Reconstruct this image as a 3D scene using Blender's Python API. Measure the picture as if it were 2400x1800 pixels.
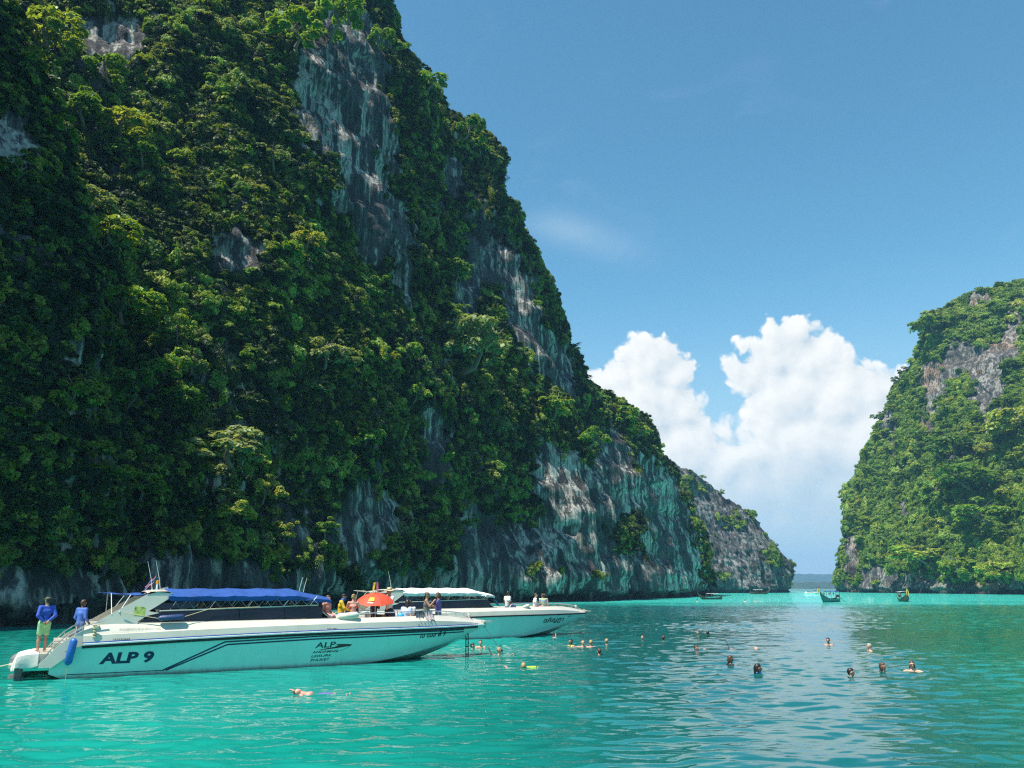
import bpy, bmesh, math, random
import numpy as np
from mathutils import Vector, Matrix, Euler
from mathutils.bvhtree import BVHTree

for o in list(bpy.data.objects):
    bpy.data.objects.remove(o, do_unlink=True)
SC = bpy.context.scene
COL = SC.collection
R = math.radians
rng = np.random.default_rng(7)
random.seed(7)

# ------------------------------------------------------------------ camera
CAM_H = 2.6
FPX = 1813.0                       # focal length in pixels of the 2400 px wide photograph
PITCH = math.atan((1377 - 900) / FPX)
cam = bpy.data.cameras.new("camera")
cam.sensor_width = 36.0
cam.lens = FPX / 2400.0 * 36.0
cam.clip_start = 0.1
cam.clip_end = 60000.0
cam_ob = bpy.data.objects.new("camera", cam)
COL.objects.link(cam_ob)
cam_ob.location = (0, 0, CAM_H)
cam_ob.rotation_euler = (R(90) + PITCH, 0, 0)
SC.camera = cam_ob

# ------------------------------------------------------------------ light
SUN_EL = R(63.0)
SUN_AZ_XY = Vector((-0.80, -0.60, 0)).normalized()      # horizontal direction towards the sun
TO_SUN = Vector((SUN_AZ_XY.x * math.cos(SUN_EL), SUN_AZ_XY.y * math.cos(SUN_EL), math.sin(SUN_EL)))
sun = bpy.data.lights.new("sun", 'SUN')
sun.energy = 5.0
sun.angle = R(0.53)
sun.color = (1.0, 0.95, 0.86)
sun_ob = bpy.data.objects.new("sun", sun)
COL.objects.link(sun_ob)
sun_ob.rotation_euler = TO_SUN.to_track_quat('Z', 'Y').to_euler()

SC.view_settings.view_transform = 'Standard'
SC.view_settings.look = 'None'
SC.view_settings.gamma = 1.0
SC.view_settings.exposure = 0.68
SC.view_settings.use_curve_mapping = False
SC.cycles.use_denoising = False
SC.cycles.denoiser = 'OPENIMAGEDENOISE'
SC.cycles.denoising_input_passes = 'RGB_ALBEDO_NORMAL'
SC.cycles.denoising_prefilter = 'ACCURATE'
SC.cycles.use_adaptive_sampling = True
SC.cycles.adaptive_threshold = 0.01
SC.cycles.filter_width = 1.25
SC.cycles.max_bounces = 6
SC.cycles.diffuse_bounces = 3
SC.cycles.glossy_bounces = 3
SC.cycles.transmission_bounces = 3
SC.cycles.volume_bounces = 0
SC.cycles.transparent_max_bounces = 8
SC.cycles.caustics_reflective = False
SC.cycles.caustics_refractive = False
SC.cycles.sample_clamp_indirect = 6.0
SC.cycles.sample_clamp_direct = 12.0


# ------------------------------------------------------------------ view geometry (photograph pixel -> place)
def view_dir(px, py):
    a, b = (px - 1200.0) / FPX, (900.0 - py) / FPX
    cp, sp = math.cos(PITCH), math.sin(PITCH)
    return Vector((a, cp - b * sp, sp + b * cp))

def at_y(px, py, Y):
    d = view_dir(px, py)
    k = Y / d.y
    return Vector((d.x * k, Y, CAM_H + d.z * k))

def on_water(px, py, z=0.0):
    d = view_dir(px, py)
    k = (z - CAM_H) / d.z
    return Vector((d.x * k, d.y * k, z))

def to_px(p):
    x, y, z = p[0], p[1], p[2] - CAM_H
    cp, sp = math.cos(PITCH), math.sin(PITCH)
    depth = y * cp + z * sp
    up = -y * sp + z * cp
    return 1200 + FPX * x / depth, 900 - FPX * up / depth

def to_px_np(P):
    cp, sp = math.cos(PITCH), math.sin(PITCH)
    x, y, z = P[:, 0], P[:, 1], P[:, 2] - CAM_H
    depth = y * cp + z * sp
    depth = np.where(depth < 1e-3, 1e-3, depth)
    return 1200 + FPX * x / depth, 900 - FPX * (-y * sp + z * cp) / depth, depth


# ------------------------------------------------------------------ numpy gradient noise
def _hash(ix, iy, iz, seed):
    h = (ix * 374761393 + iy * 668265263 + iz * 2147483647 + seed * 1274126177) & 0xFFFFFFFF
    h = ((h ^ (h >> 13)) * 1274126177) & 0xFFFFFFFF
    h = (h ^ (h >> 16)) & 0xFFFFFFFF
    h = (h * 2246822519) & 0xFFFFFFFF
    return (h ^ (h >> 15)) & 0xFFFFFFFF

_G = np.array([[1,1,0],[-1,1,0],[1,-1,0],[-1,-1,0],[1,0,1],[-1,0,1],[1,0,-1],[-1,0,-1],
               [0,1,1],[0,-1,1],[0,1,-1],[0,-1,-1],[1,1,0],[-1,1,0],[0,-1,1],[0,-1,-1]], dtype=float)

def pnoise(P, seed=0):
    P = np.asarray(P, dtype=float)
    I = np.floor(P).astype(np.int64)
    Fr = P - I
    U = Fr * Fr * Fr * (Fr * (Fr * 6 - 15) + 10)
    out = 0.0
    for dx in (0, 1):
        wx = U[:, 0] if dx else 1 - U[:, 0]
        for dy in (0, 1):
            wy = U[:, 1] if dy else 1 - U[:, 1]
            for dz in (0, 1):
                wz = U[:, 2] if dz else 1 - U[:, 2]
                g = _G[_hash(I[:, 0] + dx, I[:, 1] + dy, I[:, 2] + dz, seed) & 15]
                d = g[:, 0] * (Fr[:, 0] - dx) + g[:, 1] * (Fr[:, 1] - dy) + g[:, 2] * (Fr[:, 2] - dz)
                out = out + wx * wy * wz * d
    return out

def fbm(P, octaves=4, seed=0, gain=0.5, lac=2.03):
    P = np.asarray(P, dtype=float)
    a, s, t = 1.0, 0.0, 0.0
    for k in range(octaves):
        s = s + a * pnoise(P * (lac ** k) + 17.3 * k, seed + k)
        t += a
        a *= gain
    return s / t

def ridged(P, octaves=4, seed=0, gain=0.5):
    a, s, t = 1.0, 0.0, 0.0
    for k in range(octaves):
        s = s + a * (1 - 2.2 * np.abs(pnoise(P * (2.03 ** k) + 9.1 * k, seed + k)))
        t += a
        a *= gain
    return s / t


# ------------------------------------------------------------------ objects
def tag(o, label=None, cat=None, group=None, kind=None):
    if label: o["label"] = label
    if cat: o["category"] = cat
    if group: o["group"] = group
    if kind: o["kind"] = kind
    return o

def link(o, parent=None):
    COL.objects.link(o)
    if parent is not None:
        o.parent = parent
    return o

def empty(name, loc=(0, 0, 0), rz=0.0):
    o = bpy.data.objects.new(name, None)
    o.empty_display_size = 0.2
    o.location = loc
    o.rotation_euler = (0, 0, rz)
    return link(o)

def mesh_np(name, V, F, mat=None, smooth=True):
    """V (n,3) array, F (m,k) array with constant k"""
    me = bpy.data.meshes.new(name)
    V = np.asarray(V, dtype=np.float32)
    F = np.asarray(F, dtype=np.int32)
    k = F.shape[1]
    me.vertices.add(len(V))
    me.vertices.foreach_set("co", V.ravel())
    me.loops.add(F.size)
    me.loops.foreach_set("vertex_index", F.ravel())
    me.polygons.add(len(F))
    me.polygons.foreach_set("loop_start", np.arange(0, F.size, k, dtype=np.int32))
    me.polygons.foreach_set("loop_total", np.full(len(F), k, dtype=np.int32))
    if smooth:
        me.polygons.foreach_set("use_smooth", np.ones(len(F), dtype=bool))
    me.update(calc_edges=True)
    me.validate()
    if mat: me.materials.append(mat)
    return me

def obj(name, me, parent=None):
    o = bpy.data.objects.new(name, me)
    return link(o, parent)

def grid_faces(nr, nc, wrap=False):
    i = np.arange(nr - 1)[:, None]
    j = np.arange(nc if wrap else nc - 1)[None, :]
    a = i * nc + j
    b = i * nc + (j + 1) % nc
    c = (i + 1) * nc + (j + 1) % nc
    d = (i + 1) * nc + j
    return np.stack([a, b, c, d], -1).reshape(-1, 4)


class MB:
    """collects shapes; build() links them as one mesh object"""
    def __init__(self):
        self.v, self.f, self.m = [], [], []
    def add(self, V, F, mi=0):
        n = len(self.v)
        self.v.extend([tuple(p) for p in V])
        for f in F:
            self.f.append(tuple(int(i) + n for i in f))
            self.m.append(mi)
        return self
    def box(self, c, s, rot=None, mi=0, taper=1.0):
        hx, hy, hz = s[0] / 2, s[1] / 2, s[2] / 2
        V = []
        for z in (-1, 1):
            k = taper if z > 0 else 1.0
            for x, y in ((-1, -1), (1, -1), (1, 1), (-1, 1)):
                V.append(Vector((x * hx * k, y * hy * k, z * hz)))
        if rot is not None:
            M = Euler(rot).to_matrix()
            V = [M @ p for p in V]
        V = [p + Vector(c) for p in V]
        return self.add(V, [(3, 2, 1, 0), (4, 5, 6, 7), (0, 1, 5, 4), (1, 2, 6, 5), (2, 3, 7, 6), (3, 0, 4, 7)], mi)
    def tube(self, pts, rad, n=8, mi=0, cap=True):
        pts = [Vector(p) for p in pts]
        if not isinstance(rad, (list, tuple)): rad = [rad] * len(pts)
        V, F = [], []
        ref = None
        for i, p in enumerate(pts):
            t = (pts[min(i + 1, len(pts) - 1)] - pts[max(i - 1, 0)])
            if t.length < 1e-9: t = Vector((0, 0, 1))
            t.normalize()
            if ref is None:
                ref = Vector((0, 0, 1)) if abs(t.z) < 0.9 else Vector((1, 0, 0))
            a = (ref - t * ref.dot(t)); a.normalize()
            b = t.cross(a)
            ref = a
            for k in range(n):
                th = 2 * math.pi * k / n
                V.append(p + (a * math.cos(th) + b * math.sin(th)) * rad[i])
        for i in range(len(pts) - 1):
            for k in range(n):
                F.append((i * n + k, i * n + (k + 1) % n, (i + 1) * n + (k + 1) % n, (i + 1) * n + k))
        if cap:
            F.append(tuple(reversed(range(n))))
            m = (len(pts) - 1) * n
            F.append(tuple(m + k for k in range(n)))
        return self.add(V, F, mi)
    def ell(self, c, r, nu=10, nv=7, rot=None, mi=0):
        V, F = [], []
        M = Euler(rot).to_matrix() if rot is not None else None
        for j in range(nv + 1):
            ph = math.pi * j / nv
            for i in range(nu):
                th = 2 * math.pi * i / nu
                p = Vector((r[0] * math.sin(ph) * math.cos(th), r[1] * math.sin(ph) * math.sin(th), r[2] * math.cos(ph)))
                if M: p = M @ p
                V.append(p + Vector(c))
        for j in range(nv):
            for i in range(nu):
                F.append((j * nu + i, (j + 1) * nu + i, (j + 1) * nu + (i + 1) % nu, j * nu + (i + 1) % nu))
        return self.add(V, F, mi)
    def sheet(self, rows, mi=0):
        nr, nc = len(rows), len(rows[0])
        V = [p for r in rows for p in r]
        return self.add(V, grid_faces(nr, nc), mi)
    def mesh(self, name, mats, smooth=True, weld=1e-5):
        me = bpy.data.meshes.new(name)
        me.from_pydata([tuple(p) for p in self.v], [], self.f)
        for p, mi in zip(me.polygons, self.m):
            p.material_index = mi
            p.use_smooth = smooth
        bm = bmesh.new(); bm.from_mesh(me)
        if weld: bmesh.ops.remove_doubles(bm, verts=bm.verts, dist=weld)
        bmesh.ops.recalc_face_normals(bm, faces=bm.faces)
        bm.to_mesh(me); bm.free()
        for m in (mats if isinstance(mats, (list, tuple)) else [mats]):
            me.materials.append(m)
        if smooth:
            me.set_sharp_from_angle(angle=R(38))
        return me
    def build(self, name, mats, parent=None, smooth=True, weld=1e-5):
        return obj(name, self.mesh(name, mats, smooth, weld), parent)


# ------------------------------------------------------------------ materials
def new_mat(name):
    m = bpy.data.materials.new(name)
    m.use_nodes = True
    nt = m.node_tree
    for n in list(nt.nodes): nt.nodes.remove(n)
    out = nt.nodes.new("ShaderNodeOutputMaterial")
    return m, nt, out

class NT:
    def __init__(self, nt): self.nt = nt
    def n(self, typ, ins=None, **kw):
        nd = self.nt.nodes.new(typ)
        for k, v in kw.items(): setattr(nd, k, v)
        for k, v in (ins or {}).items():
            s = nd.inputs[k]
            if isinstance(v, bpy.types.NodeSocket): self.nt.links.new(v, s)
            elif isinstance(v, bpy.types.Node): self.nt.links.new(v.outputs[0], s)
            else: s.default_value = v
        return nd
    def math(self, op, a, b=0.0, c=0.0, clamp=False):
        return self.n("ShaderNodeMath", {0: a, 1: b, 2: c}, operation=op, use_clamp=clamp).outputs[0]
    def ramp(self, fac, stops, interp='LINEAR'):
        nd = self.n("ShaderNodeValToRGB", {0: fac})
        cr = nd.color_ramp
        cr.interpolation = interp
        while len(cr.elements) < len(stops): cr.elements.new(0.5)
        for e, (p, c) in zip(cr.elements, stops):
            e.position = p
            e.color = (c, c, c, 1) if isinstance(c, (int, float)) else (c[0], c[1], c[2], 1)
        return nd.outputs[0]
    def mix(self, fac, a, b, mode='MIX'):
        nd = self.n("ShaderNodeMix", data_type='RGBA', blend_type=mode)
        for idx, v in ((0, fac), (6, a), (7, b)):
            s = nd.inputs[idx]
            if isinstance(v, bpy.types.NodeSocket): self.nt.links.new(v, s)
            elif isinstance(v, (tuple, list)): s.default_value = (v[0], v[1], v[2], 1)
            else: s.default_value = v
        return nd.outputs[2]
    def link(self, a, b): self.nt.links.new(a, b)

_MC = {}
def paint(name, col, rough=0.45, spec=0.5, metal=0.0, var=0.10, scale=6.0, bump=0.0, bscale=40.0, coat=0.0, trans=0.0):
    """paint, plastic or cloth with a little unevenness of its own"""
    if name in _MC: return _MC[name]
    m, nt, out = new_mat(name)
    T = NT(nt)
    tc = T.n("ShaderNodeTexCoord")
    nz = T.n("ShaderNodeTexNoise", {"Vector": tc.outputs["Object"], "Scale": scale, "Detail": 5.0, "Roughness": 0.6})
    dark = tuple(c * (1 - 2.2 * var) for c in col)
    lite = tuple(min(1, c * (1 + 1.2 * var)) for c in col)
    c = T.ramp(nz.outputs["Fac"], [(0.28, dark), (0.5, col), (0.75, lite)])
    bs = T.n("ShaderNodeBsdfPrincipled", {"Base Color": c, "Metallic": metal, "Specular IOR Level": spec, "Coat Weight": coat})
    T.link(T.math('MULTIPLY_ADD', nz.outputs["Fac"], 0.18, rough - 0.09), bs.inputs["Roughness"])
    if bump:
        n2 = T.n("ShaderNodeTexNoise", {"Vector": tc.outputs["Object"], "Scale": bscale, "Detail": 3.0})
        b = T.n("ShaderNodeBump", {"Height": n2.outputs["Fac"], "Strength": bump, "Distance": 0.02})
        T.link(b.outputs[0], bs.inputs["Normal"])
    sh = bs.outputs[0]
    if trans:
        tr = T.n("ShaderNodeBsdfTranslucent", {"Color": c})
        mx = T.n("ShaderNodeMixShader", {0: trans, 1: sh, 2: tr.outputs[0]})
        sh = mx.outputs[0]
    T.link(sh, out.inputs[0])
    _MC[name] = m
    return m
# ------------------------------------------------------------------ sky: Nishita air with cumulus
def az_el(px, py):
    d = view_dir(px, py).normalized()
    return math.degrees(math.atan2(d.x, d.y)), math.degrees(math.asin(d.z))

world = bpy.data.worlds.new("World")
SC.world = world
world.use_nodes = True
wnt = world.node_tree
for n in list(wnt.nodes): wnt.nodes.remove(n)
W = NT(wnt)

# blobs of the two cumulus towers and the bank they rise from: photograph px -> degrees of azimuth / elevation
CUMULUS = [
    (1520, 858, 88), (1578, 880, 60), (1455, 880, 62), (1405, 905, 60), (1500, 960, 125), (1600, 965, 72), (1650, 1010, 55), (1690, 1005, 40),
    (1330, 900, 60), (1420, 1010, 120), (1580, 1080, 130), (1700, 1100, 95), (1640, 1190, 110),
    (1862, 778, 56), (1822, 780, 44), (1812, 840, 70), (1742, 815, 34), (1722, 862, 44), (1752, 890, 55), (1895, 850, 75), (1940, 815, 42), (1972, 845, 45),
    (1850, 935, 105), (1960, 950, 110), (2045, 925, 78), (2110, 895, 42), (2140, 915, 46), (2185, 925, 52), (2215, 900, 36), (1900, 1050, 130), (2030, 1050, 130), (2120, 1000, 100),
    (1800, 1000, 75), (1770, 1060, 70), (1860, 1130, 95), (1980, 1170, 110), (2100, 1130, 110), (1760, 1150, 90), (2240, 960, 60), (2300, 1050, 110), (1830, 1215, 60),
]

def cloud_group():
    g = bpy.data.node_groups.new("cumulus_height", 'ShaderNodeTree')
    g.interface.new_socket("P", in_out='INPUT', socket_type='NodeSocketVector')
    g.interface.new_socket("H", in_out='OUTPUT', socket_type='NodeSocketFloat')
    T = NT(g)
    gi = g.nodes.new("NodeGroupInput")
    go = g.nodes.new("NodeGroupOutput")
    P = gi.outputs[0]
    # warp the outline with billows
    n1 = T.n("ShaderNodeTexNoise", {"Vector": P, "Scale": 0.40, "Detail": 5.0, "Roughness": 0.55, "Distortion": 0.3}, noise_dimensions='2D')
    off = T.n("ShaderNodeVectorMath", {0: n1.outputs["Color"], 1: (0.5, 0.5, 0.5)}, operation='SUBTRACT')
    off = T.n("ShaderNodeVectorMath", {0: off.outputs[0], "Scale": 1.15}, operation='SCALE')
    Q = T.n("ShaderNodeVectorMath", {0: P, 1: off.outputs[0]}, operation='ADD').outputs[0]
    Q = T.n("ShaderNodeVectorMath", {0: Q, 1: (1, 1, 0)}, operation='MULTIPLY').outputs[0]
    acc = None
    for (px, py, r) in CUMULUS:
        a, e = az_el(px, py)
        r = r / 31.6
        d = T.n("ShaderNodeVectorMath", {0: Q, 1: (a, e, 0)}, operation='DISTANCE').outputs[1]
        # r - d : signed height of the blob (degrees)
        h = T.math('SUBTRACT', r, d)
        acc = h if acc is None else T.math('SMOOTH_MAX', acc, h, 0.45)
    # cauliflower texture
    v1 = T.n("ShaderNodeTexVoronoi", {"Vector": Q, "Scale": 0.80, "Smoothness": 0.7, "Detail": 2.0, "Roughness": 0.45}, feature='SMOOTH_F1', voronoi_dimensions='2D')
    bil = T.math('MULTIPLY_ADD', v1.outputs["Distance"], -1.0, 0.40)
    H = T.math('ADD', acc, bil)
    T.link(H, go.inputs[0])
    return g

tc = W.n("ShaderNodeTexCoord")
sep = W.n("ShaderNodeSeparateXYZ", {0: tc.outputs["Generated"]})
az = W.math('MULTIPLY', W.math('ARCTAN2', sep.outputs[0], sep.outputs[1]), 180 / math.pi)
el = W.math('MULTIPLY', W.math('ARCSINE', sep.outputs[2]), 180 / math.pi)
P = W.n("ShaderNodeCombineXYZ", {0: az, 1: el, 2: 0.0}).outputs[0]
g = cloud_group()
def field(vec):
    nd = wnt.nodes.new("ShaderNodeGroup"); nd.node_tree = g
    W.link(vec, nd.inputs[0])
    return nd.outputs[0]
H0 = field(P)
P2 = W.n("ShaderNodeVectorMath", {0: P, 1: (-0.55, 0.75, 0)}, operation='ADD').outputs[0]
H1 = field(P2)
# cover: soft edged, softer and thinner towards the base of the bank
soft = W.math('MULTIPLY_ADD', W.math('SMOOTH_MIN', W.math('MAXIMUM', W.math('SUBTRACT', 15.0, el), 0.0), 14.0, 1.0), 0.10, 0.45)
cover = W.math('DIVIDE', W.math('ADD', H0, 0.10), soft, clamp=True)
cover = W.n("ShaderNodeMapRange", {0: cover, 1: 0.0, 2: 1.0, 3: 0.0, 4: 1.0}, interpolation_type='SMOOTHSTEP').outputs[0]
cover = W.math('MULTIPLY', cover, W.n("ShaderNodeMapRange", {0: el, 1: 2.0, 2: 10.0, 3: 0.30, 4: 1.0}, interpolation_type='SMOOTHSTEP').outputs[0])
# thin veil and low wisps that go on all round the horizon
nv = W.n("ShaderNodeTexNoise", {"Vector": W.n("ShaderNodeVectorMath", {0: P, 1: (0.05, 0.13, 0.0)}, operation='MULTIPLY').outputs[0], "Scale": 1.0, "Detail": 7.0, "Roughness": 0.6, "Distortion": 0.6}, noise_dimensions='2D')
low = W.n("ShaderNodeMapRange", {0: el, 1: 0.0, 2: 13.0, 3: 0.75, 4: 0.0}, interpolation_type='SMOOTHSTEP').outputs[0]
wisp = W.n("ShaderNodeMapRange", {0: nv.outputs["Fac"], 1: 0.40, 2: 0.70, 3: 0.0, 4: 1.0}, interpolation_type='SMOOTHSTEP').outputs[0]
veil = W.math('MULTIPLY', wisp, low)
nc_ = W.n("ShaderNodeTexNoise", {"Vector": W.n("ShaderNodeVectorMath", {0: P, 1: (0.10, 0.22, 0.0)}, operation='MULTIPLY').outputs[0], "Scale": 1.0, "Detail": 8.0, "Roughness": 0.55, "Distortion": 0.8}, noise_dimensions='2D')
cirr = W.n("ShaderNodeMapRange", {0: nc_.outputs["Fac"], 1: 0.56, 2: 0.85, 3: 0.0, 4: 0.07}, interpolation_type='SMOOTHSTEP').outputs[0]
veil = W.math('MAXIMUM', veil, cirr)
# one soft streak of high cloud above the cumulus
sa, se = az_el(1345, 545)
su = W.math('DIVIDE', W.math('SUBTRACT', az, sa), 4.6)
sv = W.math('DIVIDE', W.math('ADD', W.math('SUBTRACT', el, se), W.math('MULTIPLY', W.math('SUBTRACT', az, sa), 0.30)), 1.25)
sg = W.math('EXPONENT', W.math('MULTIPLY', W.math('ADD', W.math('MULTIPLY', su, su), W.math('MULTIPLY', sv, sv)), -1.0))
streak = W.math('MULTIPLY', W.math('MULTIPLY', sg, W.ramp(nc_.outputs["Fac"], [(0.42, 0.0), (0.66, 1.0)])), 0.30)
veil = W.math('MAXIMUM', veil, streak)
# light on the billows: high where the cloud falls away towards the sun
lit = W.math('MULTIPLY_ADD', W.math('SUBTRACT', H0, H1), 0.30, 0.60, clamp=True)
deep = W.n("ShaderNodeMapRange", {0: H0, 1: 0.2, 2: 4.5, 3: 1.0, 4: 0.72}).outputs[0]
hgt = W.n("ShaderNodeMapRange", {0: el, 1: 4.0, 2: 13.0, 3: 0.45, 4: 1.0}, interpolation_type='SMOOTHSTEP').outputs[0]
nb = W.n("ShaderNodeTexNoise", {"Vector": P, "Scale": 0.16, "Detail": 5.0, "Roughness": 0.55}, noise_dimensions='2D')
hgt = W.math('ADD', hgt, W.math('MULTIPLY', W.math('SUBTRACT', nb.outputs["Fac"], 0.5), 1.1), clamp=True)
lum = W.math('MULTIPLY', W.math('MULTIPLY', W.math('POWER', lit, 0.7), deep), hgt)
ccol = W.ramp(lum, [(0.0, (2.7, 3.4, 3.9)), (0.30, (3.7, 4.25, 4.6)), (0.58, (4.7, 4.95, 5.0)), (1.0, (6.1, 6.1, 5.9))])
SKY = W.n("ShaderNodeTexSky", sky_type='NISHITA', sun_disc=False)
SKY.sun_elevation = SUN_EL
SKY.sun_rotation = math.atan2(TO_SUN.x, TO_SUN.y)
SKY.altitude = 0.0
SKY.air_density = 1.0
SKY.dust_density = 0.1
SKY.ozone_density = 1.0
base = SKY.outputs[0]
# the air of the photograph is a cleaner, greener blue
base = W.n("ShaderNodeHueSaturation", {"Color": W.mix(1.0, base, (0.88, 1.15, 1.05), 'MULTIPLY'), "Saturation": 1.12, "Value": 0.93}).outputs[0]
hz = W.n("ShaderNodeMapRange", {0: el, 1: 0.0, 2: 22.0, 3: 0.95, 4: 0.0}, interpolation_type='SMOOTHSTEP').outputs[0]
base = W.mix(hz, base, (2.7, 3.45, 4.0))
clear = W.mix(veil, base, (3.2, 4.1, 4.8))
cloudy = W.mix(cover, clear, ccol)
bg_clear = W.n("ShaderNodeBackground", {"Color": clear, "Strength": 0.118})
bg_cloud = W.n("ShaderNodeBackground", {"Color": cloudy, "Strength": 0.118})
# the cumulus field is only worked out where there is one
ins = W.math('MULTIPLY', W.math('COMPARE', az, 18.0, 21.0), W.math('COMPARE', el, 9.5, 12.0))
ms = W.n("ShaderNodeMixShader", {0: ins, 1: bg_clear.outputs[0], 2: bg_cloud.outputs[0]})
wo = W.n("ShaderNodeOutputWorld", {"Surface": ms.outputs[0]})
# ------------------------------------------------------------------ water
def water_mat():
    m, nt, out = new_mat("lagoon_water")
    T = NT(nt)
    geo = T.n("ShaderNodeNewGeometry")
    pos = geo.outputs["Position"]
    sep = T.n("ShaderNodeSeparateXYZ", {0: pos})
    # colour of the lagoon bed under the water: pale sand shallows and deeper green
    n1 = T.n("ShaderNodeTexNoise", {"Vector": pos, "Scale": 0.035, "Detail": 4.0, "Roughness": 0.5})
    n2 = T.n("ShaderNodeTexNoise", {"Vector": pos, "Scale": 0.22, "Detail": 5.0, "Roughness": 0.6})
    f = T.math('MULTIPLY_ADD', n2.outputs["Fac"], 0.35, T.math('MULTIPLY', n1.outputs["Fac"], 0.65))
    body = T.ramp(f, [(0.30, (0.0, 0.180, 0.140)), (0.5, (0.008, 0.270, 0.215)), (0.70, (0.016, 0.350, 0.285))])
    # the shallow sandbank in front of the far cliffs
    bank = T.n("ShaderNodeMapRange", {0: T.math('ADD', sep.outputs[1], T.math('MULTIPLY', n1.outputs["Fac"], 90.0)), 1: 130.0, 2: 205.0, 3: 0.0, 4: 1.0}, interpolation_type='SMOOTHSTEP').outputs[0]
    far = T.n("ShaderNodeMapRange", {0: sep.outputs[1], 1: 420.0, 2: 700.0, 3: 1.0, 4: 0.0}, interpolation_type='SMOOTHSTEP').outputs[0]
    body = T.mix(T.math('MULTIPLY', bank, far), body, (0.06, 0.60, 0.50))
    # darker, bluer body colour through the middle and right of the lagoon
    dr = T.n("ShaderNodeMapRange", {0: T.math('ADD', T.math('SUBTRACT', sep.outputs[0], T.math('MULTIPLY', sep.outputs[1], 0.03)), T.math('MULTIPLY', n2.outputs["Fac"], 5.0)), 1: -2.5, 2: 6.5, 3: 0.0, 4: 0.93}, interpolation_type='SMOOTHSTEP').outputs[0]
    dr = T.math('MULTIPLY', dr, T.math('SUBTRACT', 1.0, bank))
    # body darkened towards the gap so reflections stand out; greener to the right
    off = T.math('DIVIDE', T.math('SUBTRACT', sep.outputs[0], T.math('MULTIPLY', sep.outputs[1], 0.30)), T.math('MULTIPLY_ADD', sep.outputs[1], 0.13, 2.0))
    right_green = T.n("ShaderNodeMapRange", {0: T.math('ADD', off, T.math('MULTIPLY', n2.outputs["Fac"], 0.6)), 1: 0.9, 2: 2.0, 3: 0.0, 4: 1.0}, interpolation_type='SMOOTHSTEP').outputs[0]
    body = T.mix(dr, body, T.mix(right_green, T.mix(n1.outputs["Fac"], (0.002, 0.060, 0.070), (0.003, 0.105, 0.100)), (0.004, 0.165, 0.112)))
    # fine ripples on top of the built waves
    mp = T.n("ShaderNodeMapping", {"Vector": pos, "Scale": (1.0, 1.9, 1.0)})
    b1 = T.n("ShaderNodeTexNoise", {"Vector": mp.outputs[0], "Scale": 2.6, "Detail": 3.0, "Roughness": 0.5})
    b2 = T.n("ShaderNodeTexNoise", {"Vector": mp.outputs[0], "Scale": 0.55, "Detail": 4.0, "Roughness": 0.55})
    fade = T.n("ShaderNodeMapRange", {0: sep.outputs[1], 1: 60.0, 2: 130.0, 3: 0.0, 4: 1.0}).outputs[0]
    bm1 = T.n("ShaderNodeBump", {"Height": b1.outputs["Fac"], "Strength": 0.3, "Distance": 0.018})
    bm2 = T.n("ShaderNodeBump", {"Height": b2.outputs["Fac"], "Strength": fade, "Distance": 0.42, "Normal": bm1.outputs[0]})
    spec = T.math('MULTIPLY_ADD', T.math('MULTIPLY', bank, far), -0.36, 0.5)
    bs = T.n("ShaderNodeBsdfPrincipled", {"Base Color": body, "Roughness": 0.03, "IOR": 1.36, "Specular IOR Level": spec, "Normal": bm2.outputs[0]})
    T.link(bs.outputs[0], out.inputs[0])
    return m
WATER = water_mat()

def wave_z(X, Y):
    P = np.stack([X, Y, np.zeros_like(X)], -1)
    z = np.zeros(len(X))
    # crests run mostly across the view (wind along the lagoon)
    z += 0.078 * fbm(P * np.array([0.42, 0.85, 1.0]), 2, 31)
    z += 0.064 * fbm(P * np.array([1.05, 2.1, 1.0]) + 5.1, 2, 41)
    z += 0.015 * pnoise(P * np.array([2.6, 4.6, 1.0]) + 3.7, 51)
    gust = 0.72 + 0.9 * fbm(P * 0.05 + 2.2, 2, 61)
    return 0.92 * z * np.clip(gust, 0.35, 1.4) * (1.0 + 0.6 * np.clip((Y - 18) / 40, 0, 1))

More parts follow.
